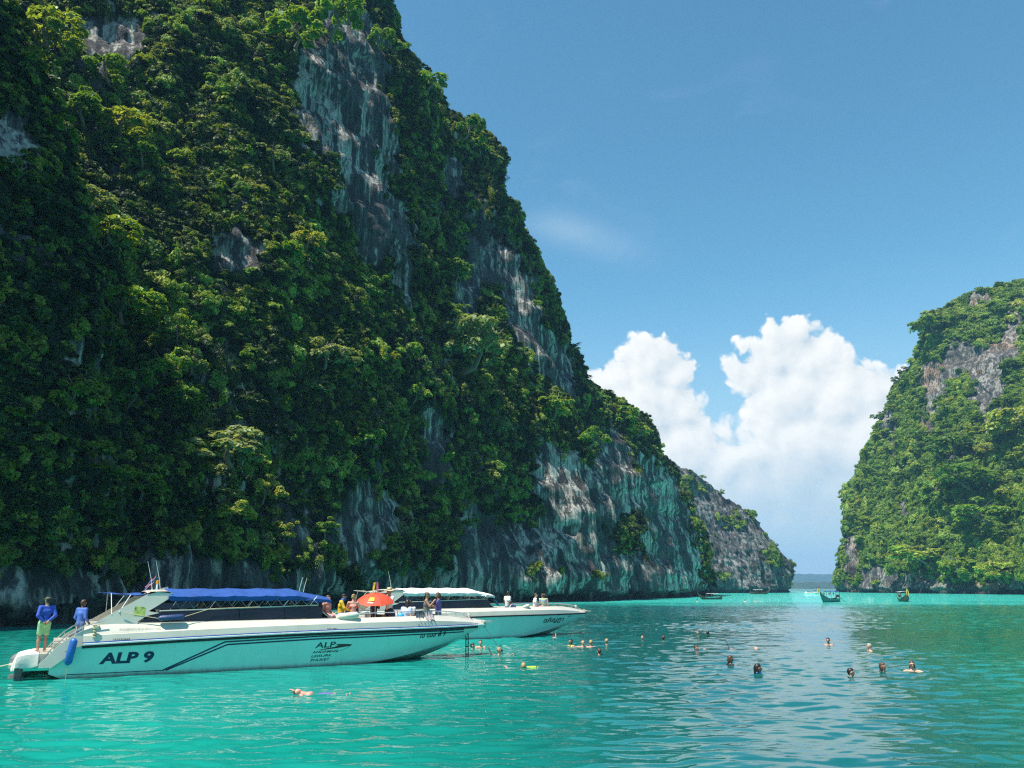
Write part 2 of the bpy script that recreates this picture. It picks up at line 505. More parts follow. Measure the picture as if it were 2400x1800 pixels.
def build_water():
    ys = [6.0]
    while ys[-1] < 150.0:
        ys.append(ys[-1] + max(0.045, 0.0042 * ys[-1]))
    ys = np.array(ys)
    nc = 560
    s = np.linspace(-1, 1, nc)
    half = 0.74 * ys + 6.0
    X = s[None, :] * half[:, None]
    Y = np.repeat(ys[:, None], nc, 1)
    fade = np.clip((150 - Y) / 60, 0, 1) * np.clip((Y - 6) / 2, 0, 1) * np.clip((1 - np.abs(s))[None, :] * 12, 0, 1)
    Z = (wave_z(X.ravel(), Y.ravel()) * fade.ravel())
    V = np.stack([X.ravel(), Y.ravel(), Z], -1)
    nr = len(ys)
    F = grid_faces(nr, nc)
    # calm sheet from the rim of the wave patch out to the horizon
    rim = [(r * nc) for r in range(nr)] + [(nr - 1) * nc + c for c in range(1, nc)] + [r * nc + nc - 1 for r in range(nr - 2, -1, -1)] + [c for c in range(nc - 2, 0, -1)]
    rimP = V[rim]
    c0 = np.array([0.0, 70.0, 0.0])
    rings, F2 = [], []
    n0 = len(V)
    m = len(rim)
    prev = np.array(rim)
    for k, Rr in enumerate((400.0, 1600.0, 6000.0, 30000.0)):
        ang = np.arctan2(rimP[:, 1] - c0[1], rimP[:, 0] - c0[0])
        ring = np.stack([c0[0] + Rr * np.cos(ang), c0[1] + Rr * np.sin(ang), np.zeros(m)], -1)
        idx = n0 + k * m + np.arange(m)
        rings.append(ring)
        F2.append(np.stack([prev, idx, np.roll(idx, -1), np.roll(prev, -1)], -1))
        prev = idx
    V = np.concatenate([V] + rings)
    F = np.concatenate([F] + F2)
    me = mesh_np("water", V, F, WATER)
    bm = bmesh.new(); bm.from_mesh(me); bmesh.ops.recalc_face_normals(bm, faces=bm.faces)
    if sum(f.normal.z for f in list(bm.faces)[:100]) < 0:
        bmesh.ops.reverse_faces(bm, faces=bm.faces)
    bm.to_mesh(me); bm.free()
    o = obj("water", me)
    tag(o, kind="structure", label="rippled turquoise lagoon water between the limestone cliffs", cat="water")
build_water()
# ------------------------------------------------------------------ limestone
def rock_mat(name, tint, pale, green, orange, streak=1.0, iron_at=0.60):
    m, nt, out = new_mat(name)
    T = NT(nt)
    geo = T.n("ShaderNodeNewGeometry")
    pos = geo.outputs["Position"]
    # drip streaks run down the face: noise stretched along z
    wob = T.n("ShaderNodeTexNoise", {"Vector": pos, "Scale": 0.12, "Detail": 3.0})
    wv = T.n("ShaderNodeVectorMath", {0: wob.outputs["Color"], "Scale": 0.45}, operation='SCALE')
    p2 = T.n("ShaderNodeVectorMath", {0: pos, 1: wv.outputs[0]}, operation='ADD').outputs[0]
    mp = T.n("ShaderNodeMapping", {"Vector": p2, "Scale": (0.62, 0.62, 0.030)})
    s1 = T.n("ShaderNodeTexNoise", {"Vector": mp.outputs[0], "Scale": 1.0, "Detail": 7.0, "Roughness": 0.62, "Distortion": 0.05})
    mpb = T.n("ShaderNodeMapping", {"Vector": p2, "Scale": (1.9, 1.9, 0.075)})
    s2 = T.n("ShaderNodeTexNoise", {"Vector": mpb.outputs[0], "Scale": 1.0, "Detail": 5.0, "Roughness": 0.6})
    big = T.n("ShaderNodeTexNoise", {"Vector": pos, "Scale": 0.055, "Detail": 4.0, "Roughness": 0.55})
    fin = T.n("ShaderNodeTexNoise", {"Vector": pos, "Scale": 1.7, "Detail": 8.0, "Roughness": 0.68})
    f = T.math('ADD', T.math('MULTIPLY', s1.outputs["Fac"], 0.50 * streak), T.math('ADD', T.math('MULTIPLY', s2.outputs["Fac"], 0.34), T.math('MULTIPLY', fin.outputs["Fac"], 0.17)))
    col = T.ramp(f, [(0.38, tuple(c * 0.14 for c in tint)), (0.48, tuple(c * 0.40 for c in tint)), (0.57, tuple(c * 0.8 for c in tint)), (0.64, tuple(c * 1.2 for c in tint)), (0.72, pale)])
    # curtains of pale flowstone where the water keeps running
    sep = T.n("ShaderNodeSeparateXYZ", {0: pos})
    runs = T.n("ShaderNodeMapRange", {0: T.math('ADD', s1.outputs["Fac"], T.math('MULTIPLY', big.outputs["Fac"], 0.55)), 1: 0.77, 2: 0.86, 3: 0.0, 4: 1.0}, interpolation_type='SMOOTHSTEP').outputs[0]
    runs = T.math('MULTIPLY', runs, T.ramp(s2.outputs["Fac"], [(0.38, 0.1), (0.56, 1.0)]))
    col = T.mix(runs, col, T.mix(T.ramp(wob.outputs["Fac"], [(0.4, 0.0), (0.6, 1.0)]), pale, green))
    # iron stain
    iron = T.n("ShaderNodeMapRange", {0: T.math('ADD', T.math('MULTIPLY', big.outputs["Color"], 0.6), T.math('MULTIPLY', s2.outputs["Fac"], 0.5)), 1: iron_at, 2: iron_at + 0.10, 3: 0.0, 4: 0.75}, interpolation_type='SMOOTHSTEP').outputs[0]
    col = T.mix(iron, col, orange)
    # algae and dark lichen in patches, black tide band at the water
    nl = T.n("ShaderNodeTexNoise", {"Vector": pos, "Scale": 0.16, "Detail": 6.0, "Roughness": 0.65})
    lich = T.ramp(nl.outputs["Fac"], [(0.50, 0.0), (0.66, 0.75)])
    col = T.mix(lich, col, (0.020, 0.026, 0.018))
    tide = T.n("ShaderNodeMapRange", {0: T.math('ADD', sep.outputs[2], T.math('MULTIPLY', nl.outputs["Fac"], 1.6)), 1: 1.2, 2: 3.2, 3: 0.8, 4: 0.0}, interpolation_type='SMOOTHSTEP').outputs[0]
    col = T.mix(tide, col, (0.018, 0.018, 0.016))
    bs = T.n("ShaderNodeBsdfPrincipled", {"Base Color": col, "Roughness": 0.86, "Specular IOR Level": 0.25})
    h = T.math('ADD', T.math('MULTIPLY', s2.outputs["Fac"], 0.7), T.math('MULTIPLY', fin.outputs["Fac"], 0.6))
    bp = T.n("ShaderNodeBump", {"Height": h, "Strength": 0.9, "Distance": 0.9})
    T.link(bp.outputs[0], bs.inputs["Normal"])
    T.link(bs.outputs[0], out.inputs[0])
    return m

ROCK_L = rock_mat("limestone_shaded_side", (0.148, 0.140, 0.140), (0.50, 0.46, 0.40), (0.46, 0.43, 0.37), (0.24, 0.16, 0.09), iron_at=0.66)
ROCK_M = rock_mat("limestone_grey", (0.150, 0.150, 0.152), (0.30, 0.30, 0.29), (0.24, 0.26, 0.24), (0.20, 0.15, 0.11))
ROCK_R = rock_mat("limestone_tan", (0.150, 0.145, 0.138), (0.33, 0.31, 0.28), (0.26, 0.25, 0.20), (0.42, 0.22, 0.09), iron_at=0.58)


def spline(pts, n):
    """Catmull-Rom through pts, n samples evenly spaced along the length of the first three coordinates"""
    P = np.asarray(pts, dtype=float)
    E = np.concatenate([[2 * P[0] - P[1]], P, [2 * P[-1] - P[-2]]])
    out = []
    for i in range(len(P) - 1):
        p0, p1, p2, p3 = E[i], E[i + 1], E[i + 2], E[i + 3]
        for t in np.linspace(0, 1, 24, endpoint=False):
            out.append(0.5 * ((2 * p1) + (p2 - p0) * t + (2 * p0 - 5 * p1 + 4 * p2 - p3) * t * t + (3 * p1 - p0 - 3 * p2 + p3) * t ** 3))
    out.append(P[-1])
    return np.array(out)

CLIFF_BVH = {}
CLIFF_MESH = {}

def cliff(name, ctrl, step, top_rows, prof, amps, mat, seed, label, sign=1.0, back=(18, 45, 80), notch=2.4):
    """ctrl: list of ((bx, by), (rx, ry, rz)); outward is to the right of the base line's direction (times sign)"""
    C = np.array([[b[0], b[1], r[0], r[1], r[2]] for b, r in ctrl], dtype=float)
    D = spline(C, 0)
    seg = np.hypot(np.diff(D[:, 0]), np.diff(D[:, 1])) + 0.35 * np.hypot(np.diff(D[:, 2]), np.diff(D[:, 3]))
    mid = 0.5 * (D[1:, :2] + D[:-1, :2])
    dens = seg / (step * np.clip(np.hypot(mid[:, 0], mid[:, 1]) / 100.0, 0.6, 4.0))
    cum = np.concatenate([[0], np.cumsum(dens)])
    nu = int(cum[-1]) + 2
    t = np.linspace(0, cum[-1], nu)
    D = np.stack([np.interp(t, cum, D[:, k]) for k in range(5)], -1)
    tan = np.gradient(D[:, :2], axis=0)
    # smooth the outward direction along the line
    k = np.ones(31) / 31
    tp = np.pad(tan, ((15, 15), (0, 0)), mode='edge')
    tan = np.stack([np.convolve(tp[:, i], k, 'valid') for i in range(2)], -1)
    tan /= np.linalg.norm(tan, axis=1, keepdims=True) + 1e-9
    nrm = np.stack([tan[:, 1], -tan[:, 0]], -1) * sign
    low = np.array([-1.5, 0.0, 0.5, 1.0, 1.5, 2.0, 2.4, 2.8, 3.4])
    nv = top_rows
    rows = []
    for zl in low:
        rows.append(('z', zl))
    for v in np.linspace(0, 1, nv)[1:]:
        rows.append(('v', v))
    nback = len(back)
    V = []
    B, Rg = D[:, :2], D[:, 2:4]
    H = D[:, 4]
    for kind, a in rows:
        if kind == 'z':
            z = np.minimum(np.full(nu, a), H * 0.98)
        else:
            z = 3.4 + a * (np.maximum(H, 3.6) - 3.4)
            z = np.where(H < 3.6, np.minimum(H, z), z)
        v = np.clip(z / np.maximum(H, 0.5), 0, 1)
        hf = prof(v)
        xy = B + (Rg - B) * hf[:, None]
        V.append(np.concatenate([xy, z[:, None]], -1))
    V = np.array(V)
    nr = V.shape[0]
    vv = np.clip(V[:, :, 2] / np.maximum(H, 0.5)[None, :], 0, 1)
    P = V.reshape(-1, 3)
    a1, a2, a3, a4 = amps
    q = P * np.array([1, 1, 0.45])
    d = a1 * fbm(q / 34.0, 3, seed) * 2.0
    d += a2 * ridged(P * np.array([1, 1, 0.13]) / 11.0, 3, seed + 10)
    d += a3 * ridged(P * np.array([1, 1, 0.05]) / 3.0, 3, seed + 20)
    d += a4 * fbm(P / 2.2, 3, seed + 30) * 2.0
    # ledges: shelves where soil and trees sit
    d += a2 * 0.8 * fbm(P * np.array([0.25, 0.25, 1.0]) / 9.0, 3, seed + 40) * 2
    # tidal notch eaten into the foot, ragged lip
    zz = P[:, 2]
    lip = notch * 0.72 + 3.2 * fbm(P * np.array([1, 1, 0]) / 6.0, 4, seed + 50)
    nd = np.clip((lip - zz) / 0.5, 0, 1)
    d -= nd * (2.0 + 1.2 * fbm(P * np.array([1, 1, 0]) / 8.0, 2, seed + 51))
    taper = np.clip(np.minimum(H, 40) / 12.0, 0.25, 1)
    d = d.reshape(nr, nu) * taper[None, :]
    V[:, :, 0] += d * nrm[None, :, 0]
    V[:, :, 1] += d * nrm[None, :, 1]
    V[:, :, 2] += np.where(vv > 0.9, 1.6 * fbm(P / 7.0, 3, seed + 60).reshape(nr, nu) * 2 * (vv - 0.9) * 10, 0) * taper[None, :]
    # crest and back slope
    top = V[-1]
    extra = []
    inward = -nrm
    steps = (0.25, 0.6, 1.0, 1.6, 2.6)
    for s in steps:
        w = s * back[0]
        z = top[:, 2] * (1.0 - 0.03 * s - 0.11 * s * s) if s < 2 else np.full(nu, -1.5)
        xy = top[:, :2] + inward * w
        row = np.concatenate([xy, z[:, None]], -1)
        row[:, 2] += 2.0 * fbm(row / 9.0, 3, seed + 70) * (s < 2)
        extra.append(row)
    V = np.concatenate([V, np.array(extra)], 0)
    nr = V.shape[0]
    F = grid_faces(nr, nu)
    if sign > 0: F = F[:, ::-1]
    me = mesh_np(name, V.reshape(-1, 3), F, mat)
    o = obj(name, me)
    tag(o, label, "cliff", kind="structure")
    Vf = V.reshape(-1, 3)
    CLIFF_BVH[name] = BVHTree.FromPolygons([tuple(p) for p in Vf.tolist()], F.tolist())
    # triangles for scattering (outside faces only)
    T3 = np.concatenate([F[:, [0, 1, 2]], F[:, [0, 2, 3]]])
    A, Bq, Cq = Vf[T3[:, 0]], Vf[T3[:, 1]], Vf[T3[:, 2]]
    cr = np.cross(Bq - A, Cq - A)
    ar = np.linalg.norm(cr, axis=1)
    nn = cr / (ar[:, None] + 1e-9)
    # make normals point out
    fc = (A + Bq + Cq) / 3
    flip = 1.0
    CLIFF_MESH[name] = (A, Bq, Cq, nn * flip, ar * 0.5)
    return o

def rp(px, py, Y):
    p = at_y(px, py, Y)
    return (p.x, p.y, p.z)

def bw(px, py):
    p = on_water(px, py)
    return (p.x, p.y)

# the tall shaded wall that runs away from the left into the middle
cliff("cliff_main", [
    ((-64, 52), (-118, 74, 100)),
    ((-50, 62), (-108, 92, 108)),
    ((-39, 72), (-94, 100, 112)),
    ((-31, 84), (-78, 112, 118)),
    ((-26, 95), (-60, 122, 124)),
    (bw(1000, 1418), rp(805, -80, 150)),
    (bw(1150, 1413.5), rp(908, 108, 160)),
    (bw(1300, 1410), rp(1030, 255, 175)),
    (bw(1400, 1408), rp(1100, 322, 188)),
    (bw(1455, 1406), rp(1150, 480, 197)),
    (bw(1490, 1405), rp(1232, 590, 204)),
    (bw(1525, 1403.5), rp(1300, 745, 212)),
    (bw(1558, 1402), rp(1380, 905, 222)),
    (bw(1595, 1400), rp(1475, 990, 238)),
    (bw(1622, 1398.5), rp(1565, 1085, 250)),
    (bw(1640, 1397.5), rp(1606, 1150, 258)),
    ((66, 262), rp(1604, 1160, 270)),
    ((67, 285), rp(1570, 1140, 290)),
    ((64, 318), rp(1530, 1120, 322)),
], 0.62, 190, lambda v: v ** 1.22, (4.6, 2.8, 0.85, 0.5), ROCK_L, 100,
    "towering shaded limestone wall draped in jungle behind the two speedboats")

# the dark buttress that closes the picture on the left
cliff("cliff_buttress", [
    ((-70, 0), (-86, 7, 115)),  # unseen near ridge, raised to keep the sun off the buttress face
    ((-57, 20), (-72, 27, 115)),
    ((-46, 37), (-62, 45, 108)),
    ((-38.5, 48), (-64, 58, 84)),
    ((-33.6, 55), (-60, 64, 68)),
    ((-31.6, 60.5), (-56.5, 68, 68)),
    ((-32.4, 66), (-56.5, 71, 68)),
    ((-39, 72), (-60, 75, 67)),
    ((-50, 78), (-62, 80, 66)),
], 0.42, 120, lambda v: v ** 1.25, (1.3, 1.0, 0.5, 0.35), ROCK_L, 200,
    "dark jungle covered rock buttress behind the man on the stern")

# grey headland in the middle distance
def bd(px, Y):
    p = at_y(px, 1389, Y)
    return (p.x, p.y)
cliff("cliff_headland", [
    ((48, 352), rp(1460, 1020, 400)),
    ((66, 366), rp(1545, 1068, 405)),
    (bd(1640, 378), rp(1606, 1102, 412)),
    (bd(1690, 384), rp(1660, 1138, 418)),
    (bd(1740, 390), rp(1708, 1174, 424)),
    (bd(1785, 397), rp(1765, 1214, 430)),
    (bd(1815, 404), rp(1802, 1256, 436)),
    (bd(1836, 414), rp(1828, 1292, 445)),
    (bd(1847, 430), rp(1843, 1325, 455)),
    ((157, 470), (150, 478, 20)),
    ((150, 520), (140, 520, 30)),
], 0.26, 100, lambda v: v ** 1.25, (2.6, 2.0, 1.2, 0.7), ROCK_M, 300,
    "grey sunlit limestone headland tapering down to the gap of open sea", notch=3.4)

# sunlit cliff on the right
cliff("cliff_right", [
    ((235, 560), rp(2080, 1000, 620)),
    ((205, 500), rp(2055, 1060, 540)),
    (bw(1985, 1388.7), rp(1990, 1150, 455)),
    (bw(2012, 1388.9), rp(2040, 1055, 450)),
    (bw(2060, 1389.4), rp(2110, 915, 445)),
    (bw(2120, 1390.1), rp(2172, 820, 438)),
    (bw(2190, 1391), rp(2205, 750, 430)),
    (bw(2270, 1392), rp(2270, 702, 420)),
    (bw(2350, 1393), rp(2350, 668, 410)),
    (bw(2430, 1394), rp(2440, 660, 400)),
    (bw(2540, 1396), rp(2560, 690, 380)),
    (bw(2700, 1399), rp(2760, 760, 350)),
], 0.30, 130, lambda v: v ** 1.15, (5.0, 3.0, 1.1, 0.6), ROCK_R, 400,
    "sunlit jungle clad cliff rising on the far side of the lagoon", notch=3.2)
# ------------------------------------------------------------------ foliage
def leaf_mat(name, stops, trans=0.30):
    m, nt, out = new_mat(name)
    T = NT(nt)
    oi = T.n("ShaderNodeObjectInfo")
    geo = T.n("ShaderNodeNewGeometry")
    nz = T.n("ShaderNodeTexNoise", {"Vector": geo.outputs["Position"], "Scale": 0.07, "Detail": 3.0})
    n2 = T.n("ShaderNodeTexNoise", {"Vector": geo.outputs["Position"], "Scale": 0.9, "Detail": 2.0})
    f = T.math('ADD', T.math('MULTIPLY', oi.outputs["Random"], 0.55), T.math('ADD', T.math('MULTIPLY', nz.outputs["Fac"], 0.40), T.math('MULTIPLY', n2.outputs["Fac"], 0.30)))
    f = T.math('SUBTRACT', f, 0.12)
    c = T.ramp(f, stops)
    # leaves of one spray differ a little
    rp_ = T.n("ShaderNodeHueSaturation", {"Color": c, "Hue": 0.5, "Saturation": 1.0,
              "Value": T.math('MULTIPLY_ADD', geo.outputs["Random Per Island"], 0.7, 0.65)})
    bs = T.n("ShaderNodeBsdfPrincipled", {"Base Color": rp_.outputs[0], "Roughness": 0.55, "Specular IOR Level": 0.35})
    tcol = T.n("ShaderNodeMix", data_type='RGBA', blend_type='MULTIPLY')
    tcol.inputs[0].default_value = 1.0
    T.link(rp_.outputs[0], tcol.inputs[6])
    tcol.inputs[7].default_value = (1.5, 1.35, 0.5, 1)
    tr = T.n("ShaderNodeBsdfTranslucent", {"Color": tcol.outputs[2]})
    mx = T.n("ShaderNodeMixShader", {0: trans, 1: bs.outputs[0], 2: tr.outputs[0]})
    T.link(mx.outputs[0], out.inputs[0])
    return m

LEAF_DARK = leaf_mat("leaf_dark", [(0.25, (0.009, 0.027, 0.006)), (0.46, (0.026, 0.066, 0.010)), (0.60, (0.085, 0.150, 0.018)), (0.76, (0.240, 0.275, 0.034))], 0.38)  # dark green, its low tones deepened to carry the wall's shade
LEAF_LIGHT = leaf_mat("leaf_light", [(0.20, (0.095, 0.200, 0.030)), (0.45, (0.170, 0.300, 0.040)), (0.65, (0.250, 0.350, 0.048)), (0.85, (0.340, 0.350, 0.062))], 0.35)  # yellow green kinds, brightened to stand in for sun on the clumps
LEAF_PALE = leaf_mat("leaf_pale", [(0.15, (0.150, 0.220, 0.085)), (0.5, (0.220, 0.290, 0.120)), (0.9, (0.280, 0.320, 0.140))], 0.35)
LEAF_SUN = leaf_mat("leaf_sunny_side", [(0.22, (0.045, 0.100, 0.014)), (0.42, (0.110, 0.215, 0.020)), (0.60, (0.180, 0.290, 0.026)), (0.80, (0.270, 0.330, 0.034))])  # brighter leaf copy for the sunlit cliffs, sunlight put into the colour
BARK = paint("bark", (0.16, 0.12, 0.085), rough=0.9, var=0.25, scale=3.0)

def leaf_cloud(lobes, per, size, r, up=0.6, droop=0.0, aspect=0.5):
    """leaf blades spread through the shells of several lobes; returns V, F (two triangles per leaf, folded)"""
    V, F = [], []
    for (c, rad) in lobes:
        n = per
        d = r.normal(size=(n, 3))
        d /= np.linalg.norm(d, axis=1, keepdims=True)
        d[:, 2] = np.where(d[:, 2] < -0.35, -d[:, 2] * 0.8, d[:, 2])
        rr = rad * (0.55 + 0.5 * r.random(n)) ** 0.6
        p = np.array(c) + d * rr[:, None] * np.array([1, 1, 0.72])
        p[:, 2] -= droop * r.random(n) * rad
        nrm = d * 0.65 + np.array([0, 0, up]) + r.normal(size=(n, 3)) * 0.42
        nrm /= np.linalg.norm(nrm, axis=1, keepdims=True)
        a = np.cross(nrm, r.normal(size=(n, 3)))
        a /= np.linalg.norm(a, axis=1, keepdims=True)
        b = np.cross(nrm, a)
        L = size * (0.6 + 0.8 * r.random(n))
        Wd = L * aspect * (0.7 + 0.6 * r.random(n))
        i0 = len(V)
        tip = p + a * L[:, None] - nrm * (L * 0.22)[:, None]
        bas = p - a * (L * 0.5)[:, None] - nrm * (L * 0.10)[:, None]
        lf = p + b * Wd[:, None] + nrm * (L * 0.06)[:, None]
        rt = p - b * Wd[:, None] + nrm * (L * 0.06)[:, None]
        Q = np.stack([bas, lf, tip, rt], 1).reshape(-1, 3)
        V.extend(Q.tolist())
        k = np.arange(n) * 4 + i0
        F.extend(np.stack([k, k + 1, k + 2, k + 3], -1).tolist())
    return np.array(V), np.array(F)

CLUMPS = {}
def make_clumps(key, mat, n_var, seed, nl=8, per=62, size=0.185, flat=1.0, droop=0.0):
    c = bpy.data.collections.new("sprays_" + key)
    r = np.random.default_rng(seed)
    for k in range(n_var):
        lobes = []
        for i in range(nl):
            a = r.random() * 6.283
            rad = 0.62 * math.sqrt(r.random())
            lobes.append(((rad * math.cos(a), rad * math.sin(a), 0.45 * flat * r.random() + 0.1 - droop * r.random()), 0.30 + 0.24 * r.random()))
        q = (0.72, 1.0, 1.35)[k % 3]           # fine, middling and broad leaved kinds
        V, F = leaf_cloud(lobes, int(per / q ** 1.6), size * q, r, droop=droop, aspect=(0.5, 0.42, 0.6)[k % 3])
        me = mesh_np("leaf_spray", V, F, mat, smooth=False)
        o = bpy.data.objects.new("leaf_spray", me)
        c.objects.link(o)
    CLUMPS[key] = c
make_clumps("dark", LEAF_DARK, 6, 11)
make_clumps("vine", LEAF_DARK, 4, 12, droop=1.3, nl=8, size=0.16)
make_clumps("light", LEAF_LIGHT, 4, 13)
make_clumps("sun", LEAF_SUN, 6, 14)
make_clumps("bright", LEAF_LIGHT, 4, 15, flat=0.5)

def scatter_nodes():
    g = bpy.data.node_groups.new("foliage_scatter", 'GeometryNodeTree')
    g.interface.new_socket("Geometry", in_out='INPUT', socket_type='NodeSocketGeometry')
    g.interface.new_socket("Sprays", in_out='INPUT', socket_type='NodeSocketCollection')
    g.interface.new_socket("Geometry", in_out='OUTPUT', socket_type='NodeSocketGeometry')
    gi = g.nodes.new("NodeGroupInput"); go = g.nodes.new("NodeGroupOutput")
    ci = g.nodes.new("GeometryNodeCollectionInfo")
    ci.inputs["Separate Children"].default_value = True
    ci.inputs["Reset Children"].default_value = True
    g.links.new(gi.outputs["Sprays"], ci.inputs["Collection"])
    ip = g.nodes.new("GeometryNodeInstanceOnPoints")
    ip.inputs["Pick Instance"].default_value = True
    g.links.new(gi.outputs["Geometry"], ip.inputs["Points"])
    g.links.new(ci.outputs[0], ip.inputs["Instance"])
    def attr(nm, typ):
        a = g.nodes.new("GeometryNodeInputNamedAttribute"); a.data_type = typ
        a.inputs["Name"].default_value = nm
        return a.outputs["Attribute"]
    g.links.new(attr("idx", 'INT'), ip.inputs["Instance Index"])
    e = g.nodes.new("FunctionNodeEulerToRotation")
    g.links.new(attr("rot", 'FLOAT_VECTOR'), e.inputs[0])
    g.links.new(e.outputs[0], ip.inputs["Rotation"])
    g.links.new(attr("scl", 'FLOAT_VECTOR'), ip.inputs["Scale"])
    g.links.new(ip.outputs[0], go.inputs[0])
    return g
SCATTER = scatter_nodes()

def foliage(name, label, key, P, rot, scl):
    me = bpy.data.meshes.new(name)
    n = len(P)
    me.vertices.add(n)
    me.vertices.foreach_set("co", np.asarray(P, dtype=np.float32).ravel())
    a = me.attributes.new("rot", 'FLOAT_VECTOR', 'POINT'); a.data.foreach_set("vector", np.asarray(rot, dtype=np.float32).ravel())
    a = me.attributes.new("scl", 'FLOAT_VECTOR', 'POINT'); a.data.foreach_set("vector", np.asarray(scl, dtype=np.float32).ravel())
    a = me.attributes.new("idx", 'INT', 'POINT'); a.data.foreach_set("value", rng.integers(0, 50, n).astype(np.int32))
    o = obj(name, me)
    md = o.modifiers.new("scatter", 'NODES')
    md.node_group = SCATTER
    for it in SCATTER.interface.items_tree:
        if it.name == "Sprays":
            md[it.identifier] = CLUMPS[key]
    tag(o, label, "vegetation", kind="stuff")
    return o

def sample_cliff(name, per_m2, seed, pad=260, top=True):
    """random points on a cliff's outside; per_m2 sprays for each square metre"""
    A, B, C, N, ar = CLIFF_MESH[name]
    r = np.random.default_rng(seed)
    cen = (A + B + C) / 3
    px, py, dep = to_px_np(cen)
    vis = (px > -pad) & (px < 2400 + pad) & (py > -pad) & (cen[:, 2] > 1.5)
    w = ar * vis
    n = int(w.sum() * per_m2)
    k = r.choice(len(ar), n, p=w / w.sum())
    u, v = r.random(n), r.random(n)
    fl = u + v > 1
    u[fl], v[fl] = 1 - u[fl], 1 - v[fl]
    P = A[k] + (B[k] - A[k]) * u[:, None] + (C[k] - A[k]) * v[:, None]
    return P, N[k]

def outside(P, N):
    """normals turned to the side the open air is on: towards the camera for the faces in view, up for the crests"""
    toc = np.array([0, 0, CAM_H]) - P
    s = np.sign((N * toc).sum(1))
    s = np.where(N[:, 2] * s < -0.75, -s, s)
    return N * s[:, None]

def in_ell(px, py, L):
    """greatest membership of the bare rock patches given in photograph px: (cx, cy, rx, ry, tilt)"""
    m = np.zeros(len(px))
    for (cx, cy, rx, ry, t) in L:
        dx, dy = px - cx, py - cy
        c, s = math.cos(R(t)), math.sin(R(t))
        u, v = (dx * c + dy * s) / rx, (-dx * s + dy * c) / ry
        m = np.maximum(m, 1.6 * (1 - np.sqrt(u * u + v * v)))
    return np.clip(m, 0, 1)

BARE_MAIN = [(800, 190, 150, 260, 0), (790, 40, 80, 80, 0), (850, 470, 75, 200, -12), (935, 580, 55, 160, -8), (1130, 570, 55, 140, -10), (1215, 700, 60, 190, -14),
             (1090, 710, 55, 140, 0), (1300, 850, 60, 130, -20), (560, 590, 80, 70, 0), (230, 110, 65, 120, 0), (300, 100, 60, 80, 0),
             (850, 1225, 95, 120, 0), (1110, 1280, 70, 140, 0), (1345, 1225, 118, 205, 0), (1290, 1140, 60, 140, 0), (1440, 1110, 70, 150, -10), (1555, 1210, 80, 180, -14), (1600, 1320, 70, 110, 0),
             (1200, 1300, 70, 95, 0), (1480, 1340, 95, 70, 0), (1100, 1385, 380, 55, 0), (1500, 1385, 210, 45, 0), (700, 1385, 380, 50, 0), (1020, 1040, 50, 130, 0), (560, 1360, 140, 50, 0),
             (420, 1340, 70, 60, 0), (905, 330, 45, 110, -10), (1060, 420, 40, 90, 0)]
BARE_BUT = [(80, 1400, 130, 75, 0), (30, 330, 50, 80, 0), (200, 1420, 100, 60, 0)]
BARE_HEAD = [(1650, 1200, 55, 80, -15), (1690, 1290, 60, 70, 0), (1740, 1310, 60, 70, 0), (1770, 1260, 40, 60, -20), (1700, 1375, 200, 24, 0), (1835, 1350, 30, 40, 0), (1640, 1290, 25, 70, -10)]
BARE_RIGHT = [(2190, 900, 45, 70, -10), (2250, 840, 50, 60, 0), (2315, 885, 55, 100, 0), (2360, 820, 45, 50, 0), (2180, 980, 30, 60, 0), (1995, 1300, 30, 80, 0), (2060, 1350, 50, 40, 0), (2150, 1360, 60, 30, 0),
              (2120, 1180, 20, 50, 0), (2300, 700, 40, 25, 0), (2280, 1375, 260, 18, 0), (2380, 760, 40, 40, 0)]

def euler_out(N, r, tilt):
    """rotation that leans a spray's up axis from vertical towards the outward normal"""
    n = len(N)
    up = np.array([0, 0, 1.0]) * (1 - tilt[:, None]) + N * tilt[:, None] + r.normal(size=(n, 3)) * 0.28
    up /= np.linalg.norm(up, axis=1, keepdims=True)
    # euler XYZ with spin about own axis: R = Rz(b) Rx(a) Rz(spin) -> use (a, 0, b) and random yaw folded into the mesh variants
    a = np.arccos(np.clip(up[:, 2], -1, 1))
    b = np.arctan2(up[:, 0], -up[:, 1])
    return np.stack([a, np.zeros(n), b], -1)

